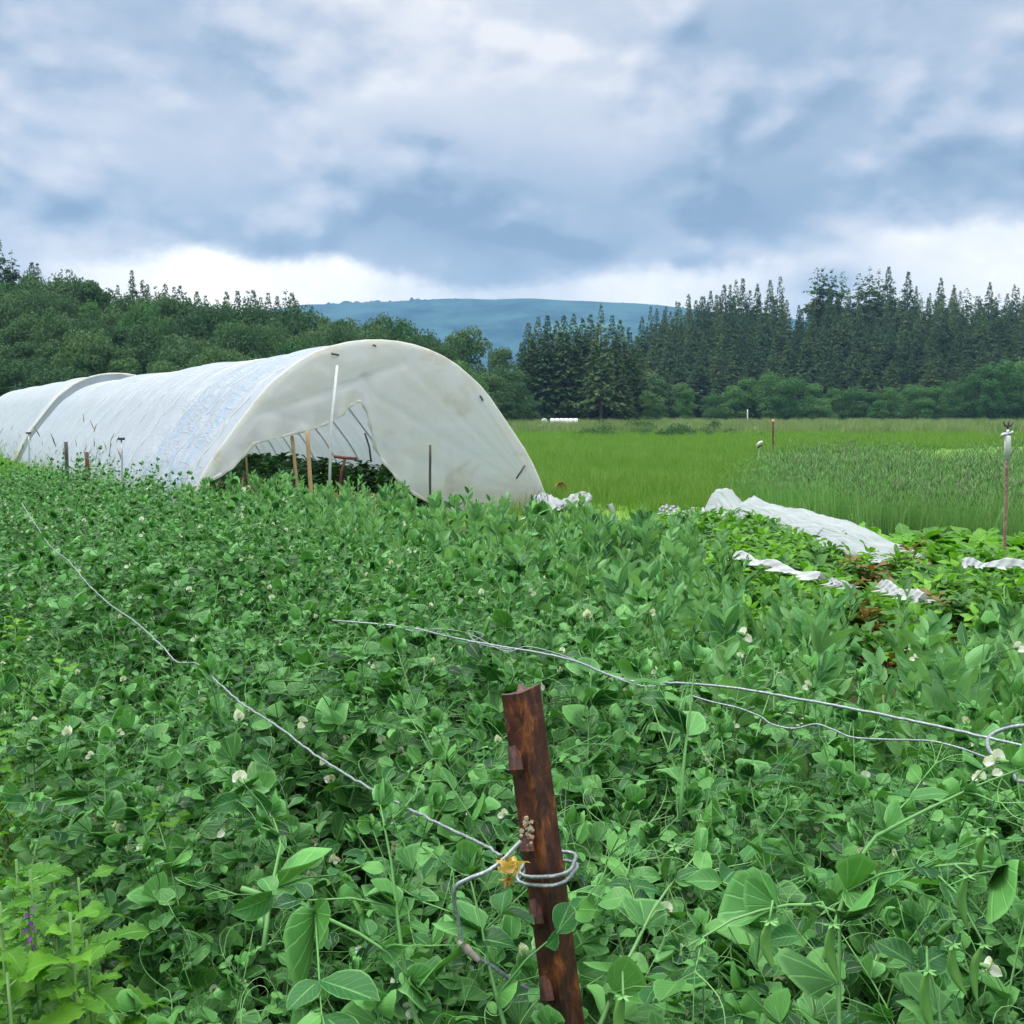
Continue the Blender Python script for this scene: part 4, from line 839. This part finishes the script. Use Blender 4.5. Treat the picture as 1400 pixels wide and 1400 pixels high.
M_fir = treemat('fir_needles', (.030,.082,.036), (.056,.124,.050), (.105,.170,.062), .25)
M_dec = treemat('broadleaf', (.030,.082,.032), (.058,.130,.046), (.105,.195,.066), .2)
M_decb = treemat('broadleaf_light', (.030,.100,.030), (.060,.165,.045), (.10,.22,.06), .2)
M_bark = simple('bark', (.07,.055,.045), .9, (.13,.11,.09), nscale=4)
def conifer_crown(seed, H, Rm, bare=.08, dens=1.0, top=.02, irr=.3):
    g = np.random.default_rng(seed); Q = []
    nw = int((H*(1-bare))/.40)
    for w in range(nw):
        q = min(.995, (w+g.uniform(-.4, .4))/nw); q = max(0, q); z0 = H*(bare+(1-bare)*q)
        Rr = (Rm*1.1*((1-q)**.82)+.10)*(1+g.normal(0, irr*.45))
        if q < .12: Rr *= .6+q*3.3
        nb = max(4, int(8*dens*(.45+(1-q))))
        for b in range(nb):
            if g.random() > dens*.9+.1: continue
            az = g.uniform(0, 2*PI); z = z0+g.normal(0, .22); Rb = max(.18, Rr*g.uniform(.45, 1.2)); ns = max(1, int(Rb/.36)); el = .15+.6*q
            ca, sa = math.cos(az), math.sin(az)
            for s in range(ns):
                u = (s+.7)/ns; r = Rb*u; zz = z+r*math.tan(el)*.45-.30*r*u+g.normal(0,.10)
                c = np.array([r*ca, r*sa, zz]); sz = (.34+.34*(1-u)+.05*Rm)*g.uniform(.6,1.3)*(.35+.85*(1-q)**.6)
                for k in range(2):
                    a2 = az+g.normal(0,.8)+(.8 if k else -.8); dd = np.array([math.cos(a2), math.sin(a2), -.75+g.normal(0,.3)])*sz; pp = np.array([-math.sin(a2), math.cos(a2), g.normal(0,.4)])*sz*.42
                    Q.append([c-pp*.5, c+dd*.5-pp, c+dd*1.1, c+dd*.5+pp])
    return np.array(Q)
def dense_conifer(seed, H, Rm, bare=.03, nbr=420, p=.8):
    """full fir crown: drooping boughs at irregular heights, each a spray of needle fans"""
    g = np.random.default_rng(seed); Q = []
    for b in range(nbr):
        q = min(g.random()**1.1, .985)
        q = bare+(1-bare)*q; Rr = Rm*(1-q)**p*g.uniform(.5, 1.2)+.05; az = g.uniform(0, 2*PI); z = H*q
        n = max(3, int(Rr/.17)); ca, sa = math.cos(az), math.sin(az); el = -.25+.9*q
        u = g.uniform(.25, 1.05, n)**.7; r = Rr*u; w = g.normal(0, .16, n)*Rr*.8*(1.1-u)+g.normal(0,.08,n)
        c = np.stack([r*ca-w*sa, r*sa+w*ca, z+r*el*.45-.22*r*u+g.normal(0,.12,n)], 1); sz = (.17+.42*(1-q)**.7)*g.uniform(.6,1.35,n)
        a2 = az+g.normal(0,.75,n); dd = np.stack([np.cos(a2), np.sin(a2), -.65+g.normal(0,.35,n)], 1)*sz[:,None]; pp = np.stack([-np.sin(a2), np.cos(a2), g.normal(0,.5,n)], 1)*(sz*.48)[:,None]
        Q.append(np.stack([c-pp*.4, c+dd*.5-pp, c+dd*1.15, c+dd*.5+pp], 1))
    return np.concatenate(Q)
def broad_crown(seed, H, Wd, base=.12, n=5200, leafs=.26, lobes=26):
    g = np.random.default_rng(seed); L = []
    for i in range(lobes):
        a = g.uniform(0, 2*PI); zz = g.uniform(base, .93); prof_ = math.sin(PI*min(1, (zz-base*.3)/(1.02-base*.3))**.8)**.6; r = Wd*.5*prof_*g.uniform(.25, .85)
        L.append((r*math.cos(a), r*math.sin(a), H*zz, Wd*g.uniform(.13, .25)))
    L.append((0, 0, H*.86, Wd*.18)); L = np.array(L); k = g.choice(len(L), n, p=L[:,3]**2/np.sum(L[:,3]**2)); d = g.normal(size=(n,3)); d /= np.linalg.norm(d, axis=1)[:,None]
    d[:,2] = np.where(d[:,2] < -.3, -d[:,2]*.6, d[:,2]); rr = g.uniform(.7, 1.08, n)**.6
    c = L[k,:3]+d*(L[k,3]*rr)[:,None]*np.array([1,1,.85]); nrm = d+g.normal(0,.55,(n,3)); nrm /= np.linalg.norm(nrm, axis=1)[:,None]
    t = np.cross(nrm, g.normal(size=(n,3))); t /= np.linalg.norm(t, axis=1)[:,None]; b = np.cross(nrm, t); s = (leafs*g.uniform(.6,1.4,n))[:,None]
    return np.stack([c-t*s, c-b*s*.6, c+t*s, c+b*s*.6], 1)
def trunk_mb(H, r, bare, seed, limbs=6):
    random.seed(seed); mb = MB(); mb.tube([(random.gauss(0,.05), random.gauss(0,.05), H*q) for q in (0,.05,.2,.4,.6,.8,.97)], [r*1.3, r, r*.85, r*.6, r*.35, r*.16, r*.03], 0, 7)
    for i in range(limbs):
        z = H*random.uniform(max(.15,bare*.7), .8); a = random.uniform(0, 2*PI); l = H*.12; mb.tube([(0,0,z), (math.cos(a)*l*.5, math.sin(a)*l*.5, z+l*.3), (math.cos(a)*l, math.sin(a)*l, z+l*.5)], [r*.25, r*.18, r*.06], 0, 4)
    return mb
CON = []
for i, (H, Rm, bare, dens, irr) in enumerate([(26,3.3,.06,1,.25),(26,2.8,.08,.95,.3),(26,3.8,.05,1,.2),(26,2.6,.45,.75,.5),(26,2.4,.55,.6,.6),(26,3.6,.15,.8,.5),(26,3.0,.03,1,.35)]):
    CON.append((quads('crown', conifer_crown(500+i, H, Rm, bare, dens, .02, irr) if bare > .4 else dense_conifer(500+i, H, Rm*1.4, bare, 620 if dens > .9 else 420, (.95,.85,1.05)[i % 3]), [M_fir]), trunk_mb(H, .32, bare, i, 4).mesh('trunk', [M_bark])))
DEC = []
for i, (H, Wd, base, mt) in enumerate([(12,11,.05,0),(12,9,.08,0),(12,12.5,.04,0),(12,8,.05,0),(12,11,.02,1),(12,13,.02,1),(12,9,.0,1)]):
    DEC.append((quads('crown', broad_crown(600+i, H, Wd, base, 9000, .21, 34), [(M_dec, M_decb)[mt]]), trunk_mb(H*.85, .25, .1, 20+i, 6).mesh('trunk', [M_bark])))
def tree(name, kind, x, y, H, label, group=None, cat='tree', wide=1.0, zoff=0, rz=None):
    lib = CON if kind[0] == 'c' else DEC; cr, tk = lib[int(kind[1:])]; base = 26 if kind[0] == 'c' else 12; s = H/base
    o = link(name, None, loc=(x, y, gnd(x, y)+zoff), rot=(0, 0, rng.uniform(0, 6.28) if rz is None else rz), scl=(s*wide, s*wide, s)); tag(o, label, cat, group)
    link('crown', cr, o); link('trunk', tk, o); return o
def hat(px, py, y):   # height needed to reach pixel row py at depth y
    d = ray(px, py); return EYE+d.z*y/d.y
def tx(px, y): return (px-700)/F*y/1.0*1.0
GR = 'firs of the dark wood on the right'
# right-hand wood: rows up the slope
cnt = 0
for row, (yd, tops, step) in enumerate([(244, 505, 25), (256, 478, 24), (270, 458, 22), (286, 434, 20), (300, 426, 18), (312, 418, 17), (324, 413, 17)]):
    px = 868-row*2
    while px < 1520:
        px += step*rng.uniform(.7, 1.3); y = yd+rng.normal(0,4); x = tx(px, y)
        rise = np.interp(px, [860, 900, 960, 1050, 1200, 1400], [30, 8, 0, 0, 2, -6]); ht = hat(px, tops+rise*(1+row*.15)+rng.normal(0,13), y)-gnd(x, y)
        if ht < 5: continue
        tree('fir_tree', 'c%d' % rng.choice([0,1,2,5,6]), x, y, ht, 'dark fir in the dense wood on the slope to the right', GR, wide=rng.uniform(1.5,2.0)*18/ht); cnt += 1
SK = [(905,422),(925,412),(937,400),(955,404),(967,396),(985,388),(1001,380),(1010,379),(1030,386),(1047,381),(1060,376),(1110,362,4),(1118,364,3),(1130,366,3),(1143,368,4),(1166,370,4),(1180,364,3),(1192,368,3),(1205,363,1),(1212,382,3),(1232,370,1),(1246,398,4),(1276,378,0),(1295,392,1),(1303,396,5),(1312,391,4),(1342,384,0),(1354,398,4),(1366,400,1),(1380,392,5),(1392,402,1),(1020,396,6),(975,402,2),(1262,400,6),(1325,404,6),(1225,392,4)]
for i, q in enumerate(SK):
    px, py = q[:2]; k = q[2] if len(q) > 2 else (0,1,5,2)[i % 4]; y = 330+rng.normal(0,5); x = tx(px, y); ht = hat(px, py, y)-gnd(x, y)
    if k in (3, 4): tree('fir_tree', 'c%d' % k, x, y, ht, 'slender bare-trunked fir in the open group against the sky above the right wood', 'bare-trunked firs on the skyline', wide=1.35)
    else: tree('fir_tree', 'c%d' % k, x, y, ht, 'pointed fir rising above the right wood into the sky', 'pointed firs on the skyline', wide=1.15)
# broadleaf fringe at the foot of the right wood
px = 950
BL = [(1003,528,40),(975,540,30),(1020,518,44),(1050,512,48),(1080,518,44),(1110,526,40),(1140,532,34),(1165,532,34),(1190,538,34),(1215,530,34),(1245,528,36),(1275,530,36),(1300,522,38),(1325,514,42),(1345,500,46),(1372,494,52),(1402,492,56),(1430,500,50),(1455,495,50),(1480,505,50),(1350,520,40),(1385,520,44),(1260,545,30),(1200,548,30),(1120,545,34),(1060,540,38),(990,552,28),(1420,525,40)]
for i, (px, py, wpx) in enumerate(BL):
    y = 236-(i > 19)*5+rng.normal(0,2); x = tx(px, y); ht = hat(px, py, y)-gnd(x, y)
    o = tree('broadleaf_tree', 'd%d' % (4+i % 3), x, y, ht+1.0, 'round green broadleaf tree in the fringe at the foot of the right wood', 'broadleaf fringe of the right wood', wide=(wpx/F*y*1.15/11)/((ht+1)/12), zoff=-1.0)
tree('broadleaf_tree', 'd6', tx(938, 190), 190, hat(938, 534, 190)+.5, 'small round bright green tree standing alone before the gap at the wood edge', wide=.85, zoff=-.4)
for px, py in ((898,520),(880,510),(915,545),(925,525),(908,560)): tree('broadleaf_tree', 'd%d' % (px % 3), tx(px,222), 222, hat(px,py,222)+1, 'shadowy broadleaf tree between the fir clump and the right wood', 'broadleaf trees in the gap', zoff=-1, wide=1.1)
# central fir clump
CL = [(712,470,.8),(722,440),(735,432),(748,430),(760,436),(770,430),(783,428),(795,434),(806,428),(820,413,1.0),(835,430),(846,436),(858,446),(868,458),(728,455),(745,450),(765,452),(788,450),(812,446),(840,455),(862,470),(872,490),(718,500),(740,475),(800,470),(700,520),(880,505),(755,490),(785,488),(825,485),(850,492)]
for i, q in enumerate(CL):
    y = 196+(i % 5)*3-(i > 21)*6; px, py = q[:2]; ht = hat(px, py, y)
    if i == 9: tree('fir_tree', 'c5', tx(px, 188), 188, hat(px, py, 188), 'tallest fir of the central clump, with layered open branches at its top', wide=1.15)
    else: tree('fir_tree', 'c%d' % (0,1,6,2)[i % 4], tx(px, y), y, ht, 'dark fir packed in the clump beyond the white bales', 'firs of the central clump', wide=1.6)
for px, py in ((706,520),(700,545),(725,548),(886,535),(893,548)): tree('broadleaf_tree', 'd%d' % (px % 3), tx(px,190), 190, hat(px,py,190)+.8, 'low broadleaf tree skirting the central fir clump', 'low trees round the fir clump', zoff=-.8)
# middle gap
for px, py, y, lb in ((635,450,175,'large round dark broadleaf tree just right of the tunnel crest'),(688,474,205,'smaller rounded tree between the big round tree and the fir clump')): tree('broadleaf_tree', 'd%d' % (1 if px < 650 else 3), tx(px,y), y, hat(px,py,y), lb, wide=.86 if px < 650 else .8)
for px, py in ((600,500),(620,505),(655,500),(670,515),(690,505),(660,535),(680,530),(705,535),(640,525),(695,550),(612,530),(665,555)): tree('broadleaf_tree', 'd%d' % (px % 4), tx(px,168), 168+rng.normal(0,4), hat(px,py,168), 'low broadleaf tree in the hollow right of the tunnel crest', 'low trees behind the tunnel', wide=1.1)
# left wood: broadleaf mass in rows
LT = np.array([[-60,395],[20,388],[60,388],[110,385],[150,400],[190,412],[240,410],[300,424],[350,428],[400,432],[440,446],[480,448],[530,450],[570,454],[600,474]])
for row, (yd, drop, step) in enumerate([(112, 112, 46), (122, 84, 42), (134, 55, 38), (146, 28, 34), (158, 6, 30)]):
    px = -70
    while px < 600-row*3:
        px += step*rng.uniform(.7,1.25); y = yd+rng.normal(0,3); x = tx(px, y); t = np.interp(px, LT[:,0], LT[:,1]); full = 560-t
        py = t-9+drop*full/170+rng.normal(0,7); ht = hat(px, py, y)-gnd(x, y)
        if ht < 2.5: continue
        wpx = step*1.75
        conif = px > 380 and rng.random() < .0
        tree('broadleaf_tree', 'd%d' % rng.choice([0,1,2,3,0,2,4]), x, y, ht+.8, 'billowing dark green broadleaf tree in the wood behind the tunnels', 'broadleaf trees of the left wood', wide=np.clip((wpx/F*y/10.5)/((ht+.8)/12), .55, 1.7), zoff=-.8)
for px, py, lb in ((12,312,'tall ragged fir at the left edge, highest tree of the left wood'),(190,368,'stout pointed fir standing out above the left wood'),(331,396,'broad-topped fir above the wood just left of the far hill')):
    y = 168; x = tx(px, y); tree('fir_tree', 'c%d' % (5 if px < 100 else 2), x, y, hat(px,py,y)-gnd(x,y), lb, wide={12:1.25,190:1.1,331:1.45}[px])
for i, (px, py) in enumerate([(-12,330),(30,352),(56,368),(64,370),(210,398),(222,400),(234,398),(246,402),(254,400),(262,408),(276,408),(288,414),(316,408),(344,406),(352,406),(372,410),(384,414),(396,406),(404,410),(170,400),(204,392),(302,418),(410,420),(362,416)]):
    y = 172+rng.normal(0,3); x = tx(px, y); tree('fir_tree', 'c%d' % (0,3,1,6)[i % 4], x, y, hat(px,py-11,y)-gnd(x,y), 'small pointed fir top poking above the left wood', 'fir tops of the left wood', wide=1.45)
# bushes of the rough field
BM = [quads('shrub', broad_crown(700+i, 1.2, 3.2, .0, 900, .08, 12), [M_dec]) for i in range(3)]
for i in range(32):
    if i < 22: px = rng.uniform(780, 1010); py = rng.uniform(588, 598)
    else: px = rng.uniform(1000, 1420); py = rng.choice([598, 597, 590, 613])+rng.normal(0,1)
    q = ptz(px, py+3, 0); s = rng.uniform(.5, 1.0)*(.38 if i >= 22 else .8)
    o = link('shrub', BM[i % 3], loc=(q.x, q.y, -.1), rot=(0,0,rng.uniform(0,6)), scl=(s*1.4, s, s*rng.uniform(.8,1.2))); tag(o, 'low dark shrub in the hedge line across the rough field', 'shrub', 'shrubs across the rough field')

# ---------------------------------------------------------------- far hill
DH = 2600.0
HX = np.array([[-200,520],[100,470],[300,436],[400,421],[440,413],[500,409],[560,408],[620,406],[680,408],[720,406],[760,409],[800,411],[840,411],[880,414],[905,417],[1000,426],[1200,450],[1500,500]])
nx_, ny_ = 420, 60; pts = []
from mathutils import noise as mn
for i in range(nx_+1):
    px = -100+1500*i/nx_; 
    for j in range(ny_+1):
        v = j/ny_; y = DH-1300+1500*v; x = (px-700)/F*DH*(.75+.25*(y/DH)); top = hat(px, np.interp(px, HX[:,0], HX[:,1]), DH); e = math.sin(min(1, v/.867)*PI/2)**1.25 if v < .867 else 1-.6*(v-.867)/.133
        n = mn.fractal(Vector((x/420, y/420, 0)), 1.0, 2.0, 5)*30*math.sin(PI*min(1, v*.95)); h = top*e*.985-12+n*(.6 if v < .6 else .6*max(0.08, 1-(v-.6)/.2))
        if abs(v-.867) < .06: h += random.random()*9 + (9 if random.random() < .03 else 0) + 7*mn.noise(Vector((x/90, 0, 7)))
        pts.append((x, y, h-3))
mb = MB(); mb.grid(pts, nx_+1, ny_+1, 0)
m, nt, p_, out = newmat('far_forest_haze_blue'); co = coords(nt); n = nt.noise(nt.mapping(co, (.010,.004,.022)), 1.0, 9, .68, .3); n2 = nt.noise(nt.mapping(co,(.0016,.0024,.006)), 1, 3, .5, .3)
col = nt.ramp(n, [(.35, (.010,.045,.085)), (.6, (.040,.110,.135))]); col = nt.mix(nt.math('MULTIPLY', nt.sstep(n2, .58, .62), .6), col, (.085,.19,.18)); nt.l.new(col, p_.inputs['Base Color']); p_.inputs['Roughness'].default_value = 1; p_.inputs['Specular IOR Level'].default_value = 0  # distance haze is partly mixed into the forest colour as blue
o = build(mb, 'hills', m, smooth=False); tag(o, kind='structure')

# ---------------------------------------------------------------- haze
m = bpy.data.materials.new('haze_air'); m.use_nodes = True; nt = NT(m.node_tree); nt.n.clear(); out = nt.node('ShaderNodeOutputMaterial'); v = nt.node('ShaderNodeVolumePrincipled'); v.inputs['Color'].default_value = (.40,.66,1.0,1); v.inputs['Density'].default_value = HAZE if 'HAZE' in globals() else 3.6e-4
nt.l.new(v.outputs[0], out.inputs['Volume'])
mb = MB(); mb.box((0, 1000, 150), (4600, 4000, 155)); o = build(mb, 'haze', m, smooth=False); tag(o, kind='stuff')

# ---------------------------------------------------------------- sky
SUN_EL, SUN_AZ = R(52), R(-70)     # sun behind cloud, up to the left
w = bpy.data.worlds.new('World'); scene.world = w; w.use_nodes = True; nt = NT(w.node_tree); nt.n.clear(); out = nt.node('ShaderNodeOutputWorld')
sky = nt.node('ShaderNodeTexSky', sky_type='NISHITA', sun_disc=False, sun_elevation=SUN_EL, sun_rotation=SUN_AZ)
co = nt.node('ShaderNodeTexCoord').outputs['Generated']; sp = nt.node('ShaderNodeSeparateXYZ'); nt.l.new(co, sp.inputs[0]); X, Y, Z = sp.outputs
az = nt.math('ARCTAN2', X, Y); el = nt.math('ARCSINE', Z)
vec = nt.mapping(co, (1, 1, 1.75))
n1 = nt.noise(vec, 2.6, 12, .58, .1); n2 = nt.noise(nt.mapping(co, (1,1,1.4), (3,1,2)), 6.0, 12, .62, .15); n3 = nt.noise(nt.mapping(co, (1,1,2.6), (7,2,1)), 1.3, 3, .5)
# cloud relief: the same fractal density sampled a little higher, so billows are lit from above
def dens(off):
    b_ = nt.node('ShaderNodeVectorMath', operation='ADD'); nt.l.new(vec, b_.inputs[0]); b_.inputs[1].default_value = off
    lo = nt.noise(b_.outputs[0], 3.1, 4, .50, .15); hi = nt.noise(b_.outputs[0], 8.5, 5, .50, 0)
    d_ = nt.math('ADD', nt.math('MULTIPLY', lo, 1.0), nt.math('MULTIPLY', hi, .46))
    return nt.sstep(d_, .62, .84)
pf = dens((0, 0, 0)); rel = nt.math('SUBTRACT', pf, dens((-.010, 0, .030)))
puff = nt.math('ADD', nt.math('MULTIPLY', nt.math('SUBTRACT', pf, .45), .38), nt.math('MULTIPLY', rel, .9))
def blob(px, py, sx, sy, amp):
    a = math.atan((px-700)/F); e = math.atan(-(py-565)/F); 
    u = nt.math('DIVIDE', nt.math('SUBTRACT', az, a), sx/F); v = nt.math('DIVIDE', nt.math('SUBTRACT', el, e), sy/F)
    r = nt.math('ADD', nt.math('MULTIPLY', u, u), nt.math('MULTIPLY', v, v)); return nt.math('MULTIPLY', nt.math('EXPONENT', nt.math('MULTIPLY', r, -1)), amp)
t = nt.math('ADD', .50, nt.math('MULTIPLY', nt.math('SUBTRACT', n1, .5), .85)); t = nt.math('ADD', t, nt.math('MULTIPLY', nt.math('SUBTRACT', n2, .5), .40)); t = nt.math('ADD', t, nt.math('MULTIPLY', puff, .55))
for q in [(720,60,180,120,.20),(330,205,150,45,.14),(90,235,160,60,.10),(60,60,220,90,.10),(600,130,90,50,.14),(1380,120,120,90,.16),(1340,240,120,60,-.04),(900,270,420,60,-.18),(150,325,260,40,-.26),(700,300,260,50,-.16),(1050,330,250,40,-.12),(1050,60,200,120,-.10),(420,60,130,80,-.06),(1250,280,200,40,-.10),(250,110,150,40,-.07)]:
    t = nt.math('ADD', t, blob(*q))
cl = nt.ramp(t, [(.03, (.205,.300,.435)), (.26, (.285,.385,.520)), (.44, (.395,.475,.595)), (.60, (.490,.545,.645)), (.80, (.600,.635,.705)), (1.0, (.74,.75,.78))])
# bright gap under the cloud base
edge = nt.math('ADD', .150, nt.math('MULTIPLY', nt.math('SUBTRACT', n2, .5), .07)); edge = nt.math('ADD', edge, nt.math('MULTIPLY', nt.math('SUBTRACT', n1, .5), .06))
edge = nt.math('ADD', edge, blob(1380, 400, 130, 4000, .030)); edge = nt.math('ADD', edge, blob(620, 400, 90, 4000, -.022)); edge = nt.math('ADD', edge, blob(130, 400, 60, 4000, -.012))
gap = nt.math('SUBTRACT', 1, nt.sstep(nt.math('SUBTRACT', el, edge), -.014, .006))
am = nt.math('ADD', .16, blob(330, 400, 240, 4000, .85)); am = nt.math('ADD', am, blob(900, 400, 200, 4000, .50)); am = nt.math('ADD', am, blob(1390, 400, 140, 4000, .55)); am = nt.math('ADD', am, blob(1120, 400, 60, 4000, -.30)); am = nt.math('ADD', am, blob(0, 400, 90, 4000, -.35))
gcol = nt.ramp(nt.math('ADD', nt.math('MULTIPLY', n2, .7), nt.math('MULTIPLY', n1, .3)), [(.36, (.86,.88,.92)), (.48, (1.05,1.02,.98)), (.60, (1.25,1.19,1.08))])
cl = nt.mix(nt.math('MULTIPLY', gap, am, clamp=True), cl, gcol)
ns = nt.node('ShaderNodeMix', data_type='RGBA', blend_type='MIX'); skm = nt.mix(1, sky.outputs[0], (.10,.10,.10), 'MULTIPLY'); cl = nt.mix(.94, skm, cl)
# overcast skies are brightest overhead; boosted and warmed out of view to light crops
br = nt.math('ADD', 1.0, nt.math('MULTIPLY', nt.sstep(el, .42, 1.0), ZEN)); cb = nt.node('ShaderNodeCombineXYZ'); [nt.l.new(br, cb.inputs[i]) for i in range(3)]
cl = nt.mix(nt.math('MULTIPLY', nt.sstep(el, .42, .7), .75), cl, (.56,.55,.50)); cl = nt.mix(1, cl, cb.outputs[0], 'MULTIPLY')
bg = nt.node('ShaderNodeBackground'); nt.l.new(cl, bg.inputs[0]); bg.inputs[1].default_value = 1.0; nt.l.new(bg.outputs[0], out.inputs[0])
sd = bpy.data.lights.new('sun', 'SUN'); sd.energy = 1.5; sd.angle = R(18); sd.color = (1, .97, .92); so = link('sun', sd); so.rotation_euler = (PI/2-SUN_EL, 0, -SUN_AZ+PI) 
dirv = Vector((math.sin(SUN_AZ)*math.cos(SUN_EL), math.cos(SUN_AZ)*math.cos(SUN_EL), math.sin(SUN_EL))); so.rotation_euler = dirv.to_track_quat('Z', 'Y').to_euler()

cam = bpy.data.cameras.new('camera'); co_ = link('camera', cam, loc=(0,0,EYE), rot=(PI/2-PITCH, 0, 0)); cam.sensor_width = 36; cam.lens = 36*F/1400; cam.clip_end = 9000; cam.clip_start = .05; scene.camera = co_
vs = scene.view_settings; vs.view_transform = 'Standard'; vs.look = 'None'; vs.exposure = EXPO; vs.gamma = 1; vs.use_curve_mapping = False
cy = scene.cycles; cy.max_bounces = 7; cy.diffuse_bounces = 2; cy.transmission_bounces = 5; cy.glossy_bounces = 2; cy.volume_bounces = 0; cy.use_denoising = True; cy.use_adaptive_sampling = True; cy.adaptive_threshold = .022; cy.caustics_reflective = False; cy.caustics_refractive = False
cy.sample_clamp_indirect = 6
